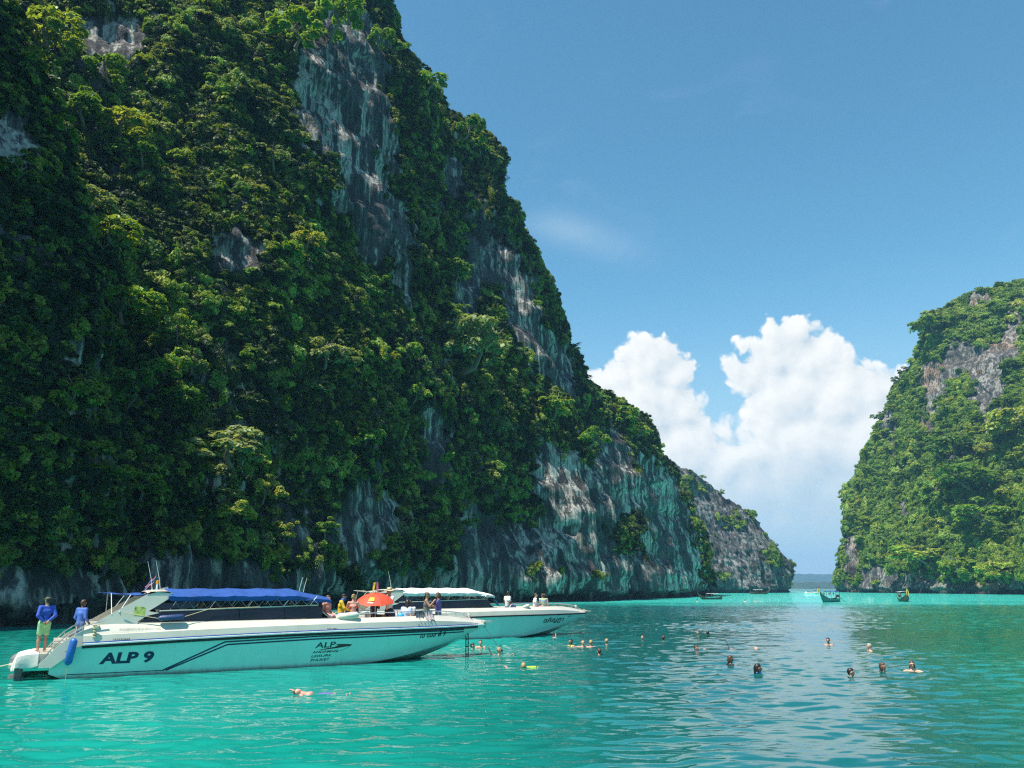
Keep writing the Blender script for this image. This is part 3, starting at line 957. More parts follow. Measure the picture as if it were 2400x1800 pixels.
def grow(name, cliff_name, key, label, per_m2, seed, bare, rmin, rmax, dens_lo, dens_hi, sink=0.25, tilt=0.5, zs=1.0, off=0.0, nscale=0.06, pad=260):
    P, N = sample_cliff(cliff_name, per_m2, seed, pad)
    N = outside(P, N)
    r = np.random.default_rng(seed + 1)
    px, py, dep = to_px_np(P)
    inside = (px > -50) & (px < 2450) & (py > -50) & (py < 1500)
    rock = in_ell(px + 46 * fbm(P / 4.0, 2, seed + 3), py + 46 * fbm(P / 4.0, 2, seed + 4), bare) * inside
    f = fbm(P * np.array([1, 1, 0.6]) * nscale, 4, seed + 5) * 1.6 + 0.5
    keep = np.clip((f - dens_lo) / (dens_hi - dens_lo), 0, 1) * np.clip(1 - rock * 2.2, 0, 1)
    keep *= np.clip((P[:, 2] - 3.0) / 4.0, 0, 1)
    keep *= np.where(N[:, 2] < -0.5, 0.15, 1.0)
    sel = r.random(len(P)) < keep
    P, N, f = P[sel], N[sel], f[sel]
    n = len(P)
    big = np.clip(0.5 + 1.3 * fbm(P * 0.12, 2, seed + 8), 0, 1)
    s = rmin + (rmax - rmin) * (0.25 * r.random(n) + 0.75 * big * r.random(n) ** 0.5)
    rot = euler_out(N, r, np.clip(np.full(n, tilt) + 0.2 * r.normal(size=n), 0, 1))
    rot[:, 2] += 0.0
    P = P + N * (s * off)[:, None]
    scl = np.stack([s * (0.6 + 0.8 * r.random(n)), s * (0.6 + 0.8 * r.random(n)), s * zs * (0.65 + 0.9 * r.random(n))], -1)
    print(name, n)
    return foliage(name, label, key, P, rot, scl)

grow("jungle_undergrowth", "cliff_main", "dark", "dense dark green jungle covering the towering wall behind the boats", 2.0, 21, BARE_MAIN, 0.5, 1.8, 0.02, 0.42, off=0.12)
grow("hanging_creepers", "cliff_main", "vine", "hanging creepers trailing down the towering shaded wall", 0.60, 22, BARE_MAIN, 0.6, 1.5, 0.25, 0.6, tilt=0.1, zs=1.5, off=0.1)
grow("lit_shrubbery", "cliff_main", "light", "lighter green shrubs, coloured as if sunlit, scattered over the towering shaded wall", 0.45, 23, BARE_MAIN, 0.6, 1.7, 0.42, 0.70, off=0.45, nscale=0.11)
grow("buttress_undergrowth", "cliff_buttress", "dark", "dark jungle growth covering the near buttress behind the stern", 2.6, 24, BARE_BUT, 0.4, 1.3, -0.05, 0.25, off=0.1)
grow("headland_undergrowth", "cliff_headland", "sun", "green shrubs growing over the grey headland", 0.34, 25, BARE_HEAD, 1.2, 2.8, 0.30, 0.62, off=0.1, nscale=0.035)
grow("slope_undergrowth", "cliff_right", "sun", "sunlit jungle covering the cliff across the lagoon", 0.70, 26, BARE_RIGHT, 1.1, 2.9, 0.0, 0.35, off=0.1, nscale=0.04)
grow("slope_shrubbery", "cliff_right", "bright", "yellow green shrubs on the sunlit slope across the lagoon", 0.06, 27, BARE_RIGHT, 2.0, 4.6, 0.35, 0.65, off=0.3, nscale=0.03)
# ------------------------------------------------------------------ trees one can tell apart
CROWNS, TRUNKS = {}, []
def make_tree_meshes():
    r = np.random.default_rng(77)
    # trunks: rooted in the rock at the origin, leaving it along -y (outwards) and bending up
    for k in range(4):
        mb = MB()
        b = [Vector((0, 0.25, -0.1)), Vector((0.02, -0.12, 0.06)), Vector((0.05 * r.normal(), -0.28, 0.30)), Vector((0.08 * r.normal(), -0.34, 0.62)), Vector((0.08 * r.normal(), -0.36, 0.95))]
        mb.tube(b, [0.075, 0.06, 0.048, 0.036, 0.018], 7)
        for j in range(6):
            a = r.random() * 6.283
            s = b[2 + j % 2].lerp(b[3 + j % 2], r.random())
            e = s + Vector((0.45 * math.cos(a), 0.45 * math.sin(a), 0.22 + 0.25 * r.random()))
            m = s.lerp(e, 0.5) + Vector((0, 0, -0.05))
            mb.tube([s, m, e], [0.026, 0.018, 0.008], 5)
        TRUNKS.append(mb.mesh("trunk", BARK))
    kinds = {"dark": LEAF_DARK, "light": LEAF_LIGHT, "pale": LEAF_PALE, "sun": LEAF_SUN}
    for key, mat in kinds.items():
        CROWNS[key] = []
        for k in range(5):
            lobes = []
            for i in range(15):
                a = r.random() * 6.283
                rad = 0.74 * math.sqrt(r.random())
                h = 0.58 + 0.55 * (1 - rad) * r.random() + 0.16 * r.normal()
                lobes.append(((rad * math.cos(a) * 1.05, -0.33 + rad * math.sin(a) * 0.95, h), 0.12 + 0.20 * r.random() ** 1.3))
            for i in range(5):
                a = r.random() * 6.283
                lobes.append(((0.62 * math.cos(a), -0.33 + 0.6 * math.sin(a), 0.30 + 0.2 * r.random()), 0.16 + 0.08 * r.random()))
            V, F = leaf_cloud(lobes, 84, 0.088, r, up=0.75, droop=0.25)
            CROWNS[key].append(mesh_np("crown", V, F, mat, smooth=False))
make_tree_meshes()
_tr = np.random.default_rng(5)

def tree(p, n, size, key, label, group=None, name="cliff_tree", squash=1.0):
    rz = math.atan2(n[0], -n[1]) if abs(n[0]) + abs(n[1]) > 0.1 else 0.0
    e = empty(name, p, rz + 0.5 * _tr.normal())
    s = size * (0.9 + 0.2 * _tr.random())
    e.scale = (s * (0.8 + 0.5 * _tr.random()), s * (0.8 + 0.4 * _tr.random()), s * squash * (0.75 + 0.4 * _tr.random()))
    obj("trunk", TRUNKS[int(_tr.integers(4))], e)
    obj("crown", CROWNS[key][int(_tr.integers(5))], e)
    tag(e, label, "tree", group)
    return e

CAMP = Vector((0, 0, CAM_H))
def hit(px, py, names):
    d = view_dir(px, py).normalized()
    best = None
    for nm in names:
        loc, nr, idx, dist = CLIFF_BVH[nm].ray_cast(CAMP, d)
        if loc is not None and (best is None or dist < best[2]):
            if nr.dot(d) > 0: nr = -nr
            best = (loc, nr, dist)
    return best

LEFT = ["cliff_main", "cliff_buttress"]
def tree_at(px, py, rpx, key, label, names=LEFT, group=None, squash=1.0):
    """px, py: the crown's middle in the photograph; the root goes into the rock a little below it"""
    h = hit(px, py + 0.55 * rpx, names)
    if h is None: return None
    loc, nr, dist = h
    size = rpx / FPX * dist * 1.0
    return tree(loc + nr * (0.25 * size if names is LEFT else -0.1), nr, size, key, label, group, squash=squash)

PROMINENT = [
    (535, 1060, 92, "pale", "broad pale green crown on the wall above the blue awning"),
    (290, 905, 72, "light", "bright lime crown with bare twigs beside the dark buttress edge"),
    (268, 740, 66, "light", "rounded arching green crown high beside the buttress edge"),
    (640, 375, 50, "pale", "small whitish green tree alone high on the shaded wall"),
    (1085, 835, 95, "pale", "largest pale crown in the middle of the towering wall"),
    (752, 1240, 44, "light", "little yellow tree with a bare forked trunk over the awning's front end"),
    (655, 1250, 44, "light", "bright green bush left of the little yellow tree"),
    (680, 95, 62, "light", "yellow green tree growing against the bare grey slab"),
    (770, 62, 66, "light", "fresh green tree spreading over the top of the grey slab"),
    (860, 690, 46, "light", "sunlit yellowish tree under the grey slab"),
    (1062, 640, 52, "light", "sunlit green crown beside the brown rock streaks"),
    (1058, 735, 40, "light", "small lit crown just above the largest pale crown"),
    (756, 835, 52, "pale", "pale flat crown left of the wall's middle"),
    (706, 565, 42, "light", "pale yellow tree by itself below the dark vines"),
    (330, 1135, 62, "light", "yellowish bush on the wall above the stern"),
    (600, 1165, 46, "light", "lit bush right under the broad pale crown"),
    (940, 830, 44, "light", "lit crown left of the largest pale crown"),
    (960, 920, 40, "light", "yellow green crown below the largest pale crown's left side"),
    (1370, 1020, 62, "light", "sunlit crown hanging over the pale flowstone curtain"),
    (1285, 965, 46, "light", "light crown above the left end of the flowstone curtain"),
    (1440, 975, 44, "light", "rounded green crown on the shoulder above the curtain"),
    (1490, 1010, 34, "light", "flat crown at the edge of the descending ridge"),
    (1160, 985, 44, "pale", "pale crown in the lower middle of the wall"),
    (845, 1030, 44, "light", "yellow lit crown low on the wall between the dark trees"),
    (760, 1010, 40, "light", "green lit crown next to a yellow one low on the wall"),
    (200, 275, 60, "light", "flat yellow green crown near the top of the buttress edge"),
    (270, 300, 56, "light", "flat yellow crown high up beside the buttress"),
    (120, 110, 62, "light", "sunlit yellowish tree at the top of the dark buttress"),
    (245, 170, 48, "light", "light tree in front of the bare rock near the top corner"),
    (320, 370, 52, "light", "pale leafy tree high on the wall beside the buttress"),
    (190, 480, 56, "pale", "pale creeper covered tree halfway up the buttress edge"),
    (260, 560, 62, "light", "bright creeper covered tree under the pale one on the buttress edge"),
    (1080, 300, 44, "light", "sunlit tree on the upper shoulder against the sky"),
    (1120, 345, 40, "light", "tree overhanging the skyline at the upper shoulder"),
    (885, 95, 38, "light", "lit tree near the top of the skyline ridge"),
    (1000, 195, 38, "light", "lit tree on the skyline ridge below the top"),
    (440, 860, 46, "pale", "whitish tree between the two lime crowns"),
    (415, 790, 44, "light", "brownish pale tree left of the wall's middle"),
    (1090, 1230, 36, "light", "small bright tree beside the grey rock patch near the water"),
    (1120, 1130, 34, "light", "small yellow tree above the grey rock patch"),
]
for (px, py, rpx, key, lab) in PROMINENT:
    tree_at(px, py, rpx, key, lab)

PROMINENT_R = [
    (2290, 1110, 80, "light", "broad flat yellow green crown halfway up the sunlit slope"),
    (2200, 1150, 60, "light", "flat topped crown left of the broad yellow green crown"),
    (2185, 1290, 62, "light", "bright lime tree low on the sunlit slope"),
    (2330, 1200, 60, "light", "fresh green crown under the broad yellow green crown"),
    (2360, 1340, 56, "light", "bright green tree at the foot of the sunlit slope"),
    (2270, 1330, 46, "sun", "rounded tree near the water on the sunlit slope"),
    (2370, 1000, 70, "light", "large green crown under the tan rock scar"),
    (2240, 1040, 56, "sun", "rounded green crown at the left of the sunlit slope's trees"),
    (2120, 1340, 36, "light", "small light tree above the bow of the front facing longtail"),
    (2230, 690, 40, "sun", "dark tree at the brow of the sunlit cliff"),
    (2195, 760, 44, "sun", "overhanging tree at the corner of the sunlit cliff's brow"),
    (1972, 1205, 22, "sun", "thin tree leaning out over the gap of open sea"),
]
for (px, py, rpx, key, lab) in PROMINENT_R:
    tree_at(px, py, rpx, key, lab, ["cliff_right"], squash=0.85)

# the other crowns that still show singly: named by what they grow next to
MARKS_MAIN = [(800, 230, "the bare grey slab"), (1090, 700, "the brown rock streaks"), (1340, 1230, "the pale flowstone curtain"), (1560, 1220, "the greenish streaks at the wall's end"), (850, 1215, "the low pale rock stripes"),
              (1110, 1280, "the grey rock patch near the water"), (560, 590, "the small grey ledge"), (535, 1060, "the broad pale crown"), (290, 905, "the bright lime crown"), (268, 740, "the arching crown"),
              (640, 375, "the whitish tree"), (1085, 835, "the largest pale crown"), (752, 1240, "the little yellow tree"), (690, 90, "the tree against the slab"), (860, 690, "the tree under the slab"),
              (756, 835, "the pale flat crown"), (706, 565, "the lone pale yellow tree"), (330, 1135, "the yellowish bush above the stern"), (1440, 960, "the crown on the ridge shoulder"), (1160, 985, "the lower middle pale crown"),
              (845, 1030, "the low yellow crown"), (320, 370, "the high pale leafy tree"), (1120, 310, "the upper skyline shoulder"), (930, 60, "the skyline's top end"), (1230, 620, "the skyline's steep middle"), (1400, 850, "the skyline's lower kink"), (1570, 1050, "the ridge's far end"),
              (440, 860, "the whitish tree between lime crowns"), (600, 1165, "the lit bush under the broad crown"), (420, 150, "the wall's upper left part"), (560, 240, "the dark vines left of the slab"), (1000, 500, "the rock right of the slab")]
MARKS_BUT = [(120, 110, "the buttress top"), (200, 275, "the flat crown at the buttress edge"), (190, 480, "the pale creepers"), (60, 620, "the buttress middle"), (120, 860, "the buttress shadow"), (60, 1050, "the left picture edge"), (200, 1100, "the buttress foot"), (100, 1300, "the man in the cap"), (60, 350, "the grey rock spot")]
MARKS_HEAD = [(1630, 1115, "the headland's top"), (1700, 1170, "the headland's ridge"), (1690, 1290, "the headland's grey face"), (1800, 1260, "the headland's step"), (1830, 1330, "the headland's tip"), (1660, 1330, "the headland's foot")]
MARKS_R = [(2310, 890, "the tan rock scar"), (2195, 760, "the overhanging brow"), (2340, 680, "the cliff's summit"), (2200, 900, "the grey rock under the brow"), (2110, 930, "the slanting left skyline"), (2020, 1090, "the skyline's lower step"), (1985, 1180, "the leaning thin tree"),
           (2290, 1110, "the broad yellow green crown"), (2185, 1290, "the bright lime tree"), (2360, 1340, "the foot of the slope"), (2370, 1000, "the large crown under the scar"), (2060, 1250, "the corner above the gap"), (2010, 1330, "the tan rock at the corner"), (2120, 1340, "the head on longtail's backdrop"), (2200, 1030, "the middle of the left shoulder"),
           (2100, 1120, "the dark hollow on the left shoulder"), (2380, 1180, "the right picture edge"), (2240, 1210, "the lower middle slope"), (2330, 1250, "the flat topped trees")]
USED = {}
def place_label(px, py, size, kind, marks, where):
    dx_dy = sorted(((px - a) ** 2 + (py - b) ** 2, a, b, n) for a, b, n in marks)
    for rank in range(4):
        _, a, b, n = dx_dy[rank]
        dx, dy = px - a, py - b
        dirn = ("right of" if dx > 0 else "left of") if abs(dx) > 1.2 * abs(dy) else ("below" if dy > 0 else "above")
        for sz in (size,):
            for extra in ("", "close ", "well "):
                lab = "%s %s tree %s%s %s" % (sz, kind, extra, dirn, n)
                if extra == "close " and dx * dx + dy * dy > 60 ** 2: continue
                if extra == "well " and dx * dx + dy * dy <= 60 ** 2: continue
                if lab not in USED:
                    USED[lab] = 1
                    return lab
    return "%s %s tree %s" % (size, kind, where)

def crowd(cliff_name, bare, n, seed, size, keys, where, group, area, marks, flat=1.0):
    P, N = sample_cliff(cliff_name, 0.05, seed, 0)
    N = outside(P, N)
    r = np.random.default_rng(seed)
    px, py, dep = to_px_np(P)
    ok = (px > area[0]) & (px < area[2]) & (py > area[1]) & (py < area[3]) & (in_ell(px, py, bare) < 0.1) & (N[:, 2] > -0.3) & (P[:, 2] > 6)
    P, N, px, py = P[ok], N[ok], px[ok], py[ok]
    o = r.permutation(len(P))
    chosen = []
    kinds = {"dark": "dark green", "light": "light green", "sun": "mid green", "pale": "pale green"}
    for i in o:
        if len(chosen) >= n: break
        h = hit(px[i], py[i], [cliff_name] if cliff_name != "cliff_main" else LEFT)
        if h is None or (h[0] - Vector(P[i])).length > 4.0: continue
        if any((px[i] - a) ** 2 + (py[i] - b) ** 2 < 30 ** 2 for a, b in chosen): continue
        chosen.append((px[i], py[i]))
        t = r.random()
        s = size[0] + (size[1] - size[0]) * t
        key = keys[int(r.integers(len(keys)))]
        lab = place_label(px[i], py[i] - 0.6 * s * FPX / max(dep[0], 1) * 0, "small" if t < 0.33 else ("middling" if t < 0.66 else "big"), kinds[key], marks, where)
        tree(Vector(P[i]) - Vector(N[i]) * 0.2, N[i], s, key, lab, group, squash=flat)
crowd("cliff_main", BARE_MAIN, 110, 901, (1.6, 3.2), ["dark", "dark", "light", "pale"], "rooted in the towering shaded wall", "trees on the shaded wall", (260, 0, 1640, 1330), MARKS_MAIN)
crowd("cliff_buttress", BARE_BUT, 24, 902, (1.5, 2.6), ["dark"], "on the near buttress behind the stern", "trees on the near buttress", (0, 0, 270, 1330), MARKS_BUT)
crowd("cliff_headland", BARE_HEAD, 24, 903, (1.8, 3.0), ["sun"], "on the grey headland", "trees on the grey headland", (1600, 1080, 1860, 1370), MARKS_HEAD)
crowd("cliff_right", BARE_RIGHT, 95, 904, (3.0, 6.2), ["sun", "sun", "light"], "on the sunlit cliff across the lagoon", "trees on the sunlit cliff", (1970, 640, 2400, 1370), MARKS_R, 0.85)
# ------------------------------------------------------------------ far shore beyond the gap
def far_hill(name, x0, x1, y, prof, depth, mat, seed, label):
    nx, nd = 260, 26
    xs = np.linspace(x0, x1, nx)
    V = []
    for j in range(nd):
        t = j / (nd - 1)
        yy = y + depth * t
        hh = np.sin(np.pi * min(1.0, t * 0.5 + 0.0) * 1.0) ** 0.55 if t > 0 else 0.0
        z = prof(xs) * hh
        P = np.stack([xs, np.full(nx, yy), np.zeros(nx)], -1)
        z = z + (0.16 * prof(xs) * fbm(P / (0.35 * depth), 4, seed) + 3.0 * np.abs(fbm(P / 14.0, 3, seed + 5)) * 3) * (t > 0)
        V.append(np.stack([xs, np.full(nx, yy), np.where(t == 0, -1.0, z)], -1))
    # back down
    V.append(np.stack([xs, np.full(nx, y + depth * 1.6), np.full(nx, -1.0)], -1))
    V = np.array(V)
    F = grid_faces(V.shape[0], nx)
    o = obj(name, mesh_np(name, V.reshape(-1, 3), F, mat))
    tag(o, label, "hill", kind="structure")
def forest_mat():
    m, nt, out = new_mat("far_forest")
    T = NT(nt)
    geo = T.n("ShaderNodeNewGeometry")
    n1 = T.n("ShaderNodeTexVoronoi", {"Vector": geo.outputs["Position"], "Scale": 0.09})
    n2 = T.n("ShaderNodeTexNoise", {"Vector": geo.outputs["Position"], "Scale": 0.01, "Detail": 5.0})
    c = T.ramp(T.math('ADD', T.math('MULTIPLY', n1.outputs["Distance"], 0.5), T.math('MULTIPLY', n2.outputs["Fac"], 0.6)), [(0.25, (0.012, 0.032, 0.018)), (0.6, (0.028, 0.060, 0.028)), (0.9, (0.05, 0.085, 0.04))])
    bp = T.n("ShaderNodeBump", {"Height": n1.outputs["Distance"], "Strength": 1.0, "Distance": 6.0})
    bs = T.n("ShaderNodeBsdfPrincipled", {"Base Color": c, "Roughness": 0.9, "Normal": bp.outputs[0]})
    T.link(bs.outputs[0], out.inputs[0])
    return m
FOREST = forest_mat()
far_hill("far_hills", 600, 2600, 3000, lambda x: 66 - 0.018 * np.abs(x - 1050), 700, FOREST, 71, "hazy blue forested hills across the open sea")
far_hill("far_shore", 380, 1500, 1700, lambda x: 12.0 + 0.002 * (x - 700), 160, FOREST, 73, "low wooded shore in front of the hazy blue hills")
# ------------------------------------------------------------------ speedboats
GEL = paint("gelcoat_cream", (0.60, 0.56, 0.46), rough=0.32, var=0.05, scale=1.4, coat=0.2)
def hull_bounce_mat():
    m, nt, out = new_mat("gelcoat_hull_bounce_tint")
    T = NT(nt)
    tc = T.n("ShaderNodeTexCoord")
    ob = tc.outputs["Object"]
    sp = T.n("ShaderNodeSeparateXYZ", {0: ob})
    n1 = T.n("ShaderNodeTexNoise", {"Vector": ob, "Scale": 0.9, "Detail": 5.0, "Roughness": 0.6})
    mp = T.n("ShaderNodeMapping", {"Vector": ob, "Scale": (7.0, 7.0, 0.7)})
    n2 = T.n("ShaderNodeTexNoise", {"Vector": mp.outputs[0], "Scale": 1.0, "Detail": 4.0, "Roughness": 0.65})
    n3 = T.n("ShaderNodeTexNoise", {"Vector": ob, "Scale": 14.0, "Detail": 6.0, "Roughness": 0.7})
    c = T.ramp(n1.outputs["Fac"], [(0.3, (0.40, 0.68, 0.59)), (0.7, (0.47, 0.75, 0.66))])  # mint tint stands in for turquoise light bounced up off the water
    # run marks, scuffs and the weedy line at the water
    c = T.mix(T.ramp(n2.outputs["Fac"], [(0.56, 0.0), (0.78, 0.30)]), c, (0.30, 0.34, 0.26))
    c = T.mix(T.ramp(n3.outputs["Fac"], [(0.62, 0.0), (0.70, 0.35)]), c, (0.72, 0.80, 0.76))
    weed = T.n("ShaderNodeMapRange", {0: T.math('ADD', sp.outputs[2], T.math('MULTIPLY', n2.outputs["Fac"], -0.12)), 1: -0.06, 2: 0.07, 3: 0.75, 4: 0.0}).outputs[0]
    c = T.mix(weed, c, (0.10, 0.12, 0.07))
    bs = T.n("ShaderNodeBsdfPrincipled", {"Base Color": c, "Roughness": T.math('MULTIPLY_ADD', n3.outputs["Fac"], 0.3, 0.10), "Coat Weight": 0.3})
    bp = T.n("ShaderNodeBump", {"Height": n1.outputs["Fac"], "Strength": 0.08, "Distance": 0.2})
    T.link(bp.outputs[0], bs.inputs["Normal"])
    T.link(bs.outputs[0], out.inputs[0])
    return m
HULL_BOUNCE = hull_bounce_mat()
NAVY = paint("navy_vinyl", (0.010, 0.016, 0.070), rough=0.4, var=0.1)
BLUEV = paint("blue_vinyl", (0.02, 0.12, 0.42), rough=0.4, var=0.1)
BLACKR = paint("black_rubber", (0.012, 0.012, 0.014), rough=0.55, var=0.2)
WHITEP = paint("white_plastic", (0.78, 0.78, 0.75), rough=0.4, var=0.06)
STEEL = paint("stainless_steel", (0.62, 0.62, 0.60), rough=0.25, metal=1.0, var=0.05)
BLUEC = paint("blue_canvas", (0.020, 0.088, 0.34), rough=0.75, var=0.16, scale=2.5, bump=0.3, bscale=9, trans=0.15)
WHITEC = paint("white_canvas", (0.80, 0.79, 0.75), rough=0.7, var=0.06, scale=2.0, bump=0.3, bscale=7, trans=0.1)
SEATV = paint("seat_vinyl", (0.55, 0.56, 0.55), rough=0.5, var=0.12)
DARKIN = paint("dark_interior", (0.03, 0.032, 0.036), rough=0.6, var=0.2)
ORANGE = paint("life_vest_orange", (0.75, 0.13, 0.02), rough=0.7, var=0.12)
BLACKI = paint("black_lettering", (0.014, 0.014, 0.022), rough=0.45, var=0.1)
MAROON = paint("dark_maroon", (0.055, 0.018, 0.020), rough=0.4, var=0.2)
def tinted_glass():
    m, nt, out = new_mat("tinted_glass")
    T = NT(nt)
    tc = T.n("ShaderNodeTexCoord")
    n = T.n("ShaderNodeTexNoise", {"Vector": tc.outputs["Object"], "Scale": 1.1, "Detail": 4.0})
    c = T.ramp(n.outputs["Fac"], [(0.35, (0.006, 0.006, 0.010)), (0.62, (0.016, 0.012, 0.022))])
    bp = T.n("ShaderNodeBump", {"Height": n.outputs["Fac"], "Strength": 0.25, "Distance": 0.06})
    bs = T.n("ShaderNodeBsdfPrincipled", {"Base Color": c, "Roughness": 0.07, "IOR": 1.5, "Normal": bp.outputs[0]})
    T.link(bs.outputs[0], out.inputs[0])
    return m
TINT = tinted_glass()

class Hull:
    Lb, xa = 14.9, -0.42
    def zr(s, x): return 0.94 + 0.205 * (1 - (1 - min(max(x, 0) / 9.5, 1)) ** 1.6)
    def br(s, x):
        t = max(0.0, (x - 7.6) / (s.Lb - 7.6))
        return 1.72 * (1 - min(t, 1) ** 2.5) * (1 - 0.05 * max(0, (2 - x) / 2.4) ** 2)
    def bc(s, x):
        t = max(0.0, (x - 6.8) / (s.Lb - 6.8))
        return 1.50 * (1 - min(t, 1) ** 1.9)
    def zc(s, x):
        t = max(0.0, (x - 8.0) / (s.Lb - 8.0))
        return -0.06 + (s.zr(s.Lb) + 0.02) * min(t, 1) ** 1.75
    def zb(s, x):
        t = max(0.0, (x - 9.2) / (s.Lb - 9.2))
        return -0.42 + (s.zr(s.Lb) + 0.40) * min(t, 1) ** 1.8
    def hb(s, x, z):
        a, b = s.zc(x), s.zr(x)
        t = min(max((z - a) / max(b - a, 1e-3), 0), 1)
        return s.bc(x) + (s.br(x) - s.bc(x)) * t ** 0.8
    def zt(s, x):                      # top of the coaming
        return 1.50 + 0.006 * x - 0.32 * max(0, (x - 12.0) / 2.9) ** 1.7
    def yt(s, x):                      # half breadth of the coaming's top edge
        return max(0.0, s.br(x) - 0.24 - 0.10 * max(0, (x - 9) / 5.4))
HL = Hull()

def stations(a, b, n): return [a + (b - a) * i / (n - 1) for i in range(n)]

def boat_hull(parent, mat):
    mb = MB()
    xs = stations(HL.xa, 8.0, 18) + stations(8.35, HL.Lb, 26)
    for sd in (-1, 1):
        rows = []
        for x in xs:
            zc, zr, zb = HL.zc(x), HL.zr(x), HL.zb(x)
            row = [Vector((x, 0, zb)), Vector((x, sd * HL.bc(x) * 0.55, zb + (zc - zb) * 0.55)), Vector((x, sd * HL.bc(x) * 1.0, zc - 0.015)), Vector((x, sd * (HL.bc(x) + 0.035 * min(1, HL.bc(x))), zc))]
            for t in (0.15, 0.3, 0.45, 0.6, 0.75, 0.9, 1.0):
                z = zc + (zr - zc) * t
                row.append(Vector((x, sd * HL.hb(x, z), z)))
            if x < 0.0:
                row = [Vector((p.x, p.y, max(p.z, -0.42 + 1.35 * (-x)))) for p in row]
            # the quarter is rounded off aft
            if x < 0.4:
                k = (0.4 - x) / 0.82
                for i, p in enumerate(row):
                    if p.z > 0.35: row[i] = Vector((p.x, p.y * (1 - 0.03 * k), 0.35 + (p.z - 0.35) * (1 - 0.62 * k ** 1.6)))
            rows.append(row)
        mb.sheet(rows)
        # transom half
        r0 = rows[0]
        mb.add(r0 + [Vector((HL.xa, 0, r0[-1].z))], [tuple(range(len(r0) + 1))])
    o = mb.build("hull", mat, parent)
    return o

def strip_along(parent, name, mat, prof, x0, x1, n=40, sides=(-1, 1), fz=None):
    """a moulding swept along the sheer: prof = list of (out, up) about the hull edge"""
    mb = MB()
    for sd in sides:
        rows = []
        for x in stations(x0, x1, n):
            rows.append([Vector((x, sd * (HL.br(x) + o), HL.zr(x) + u)) for (o, u) in prof] + [Vector((x, sd * (HL.br(x) + prof[0][0]), HL.zr(x) + prof[0][1]))])
        mb.sheet(rows)
        m = len(prof)
        mb.add(rows[0][:m], [tuple(range(m))])
        mb.add(rows[-1][:m], [tuple(range(m))])
    return mb.build(name, mat, parent)

def coaming(parent, mat):
    mb = MB()
    xs = stations(0.35, 9.0, 24) + stations(9.3, HL.Lb - 0.02, 26)
    for sd in (-1, 1):
        rows = []
        for x in xs:
            b, zr, zt, yt = HL.br(x), HL.zr(x), HL.zt(x), HL.yt(x)
            zk = zr + 0.25 - 0.20 * max(0, (x - 11.5) / 3.4) ** 1.5
            yk = max(b - 0.05, yt + 0.02) if b > 0.1 else b * 0.6
            rows.append([Vector((x, sd * b, zr + 0.02)), Vector((x, sd * yk, zk)), Vector((x, sd * (yk - 0.03), zk + 0.012)),
                         Vector((x, sd * (yt + 0.03), zt - 0.02)), Vector((x, sd * yt, zt)), Vector((x, sd * max(0, yt - 0.07), zt)),
                         Vector((x, sd * max(0, yt - 0.10), zt - 0.04)), Vector((x, sd * max(0, yt - 0.11), 0.80 if x > 8.2 and x < 13.2 else 1.02))])
        mb.sheet(rows)
    return mb.build("coaming", mat, parent)

def deck(parent, mat):
    mb = MB()
    rows = []
    for x in stations(0.2, HL.Lb - 1.2, 30):
        y = max(0.05, HL.yt(x) - 0.105)
        z = 0.80 if x > 8.3 else 1.06
        y = min(y, HL.hb(x, z) - 0.05) if x > 8.3 else y
        rows.append([Vector((x, -y, z)), Vector((x, 0, z + 0.02)), Vector((x, y, z))])
    mb.sheet(rows)
    # raised foredeck at the very bow
    rows = []
    for x in stations(HL.Lb - 2.4, HL.Lb - 0.03, 12):
        y = max(0.01, HL.yt(x) - 0.02)
        rows.append([Vector((x, -y, HL.zt(x) - 0.012)), Vector((x, 0, HL.zt(x) + 0.03)), Vector((x, y, HL.zt(x) - 0.012))])
    mb.sheet(rows)
    mb.box((HL.Lb - 2.4, 0, 1.10), (0.04, 2 * (HL.yt(HL.Lb - 2.4) - 0.06), 0.80))
    return mb.build("deck", mat, parent)

# ---------------------------------------------------------------- writing and stripes laid on the hull side
def text_faces(s, size=1.0, shear=0.0, bold=0.0):
    cu = bpy.data.curves.new("lettering", 'FONT')
    cu.body = s
    cu.size = size
    cu.shear = shear
    cu.offset = bold
    cu.resolution_u = 3
    o = bpy.data.objects.new("lettering", cu)
    me = bpy.data.meshes.new_from_object(o)
    V = [tuple(v.co) for v in me.vertices]
    F = [tuple(p.vertices) for p in me.polygons]
    bpy.data.objects.remove(o); bpy.data.meshes.remove(me); bpy.data.curves.remove(cu)
    return V, F

def hull_letters(parent, name, s, mat, x0, x1, z0, z1, slope=0.0, shear=0.1, bold=0.0, eps=0.008, surf=None, label=None):
    V, F = text_faces(s, 1.0, shear, bold)
    if not V: return None
    a = np.array(V)
    lo, hi = a.min(0), a.max(0)
    W_, H_ = max(hi[0] - lo[0], 1e-6), max(hi[1] - lo[1], 1e-6)
    mb = MB()
    P = []
    for v in V:
        x = x0 + (v[0] - lo[0]) / W_ * (x1 - x0)
        z = z0 + (v[1] - lo[1]) / H_ * (z1 - z0) + slope * (x - x0)
        if surf: P.append(surf(x, z, eps))
        else: P.append(Vector((x, -(HL.hb(x, z) + eps), z)))
    mb.add(P, F)
    o = mb.build(name, mat, parent, smooth=False, weld=0)
    if label: o["label"] = label
    return o

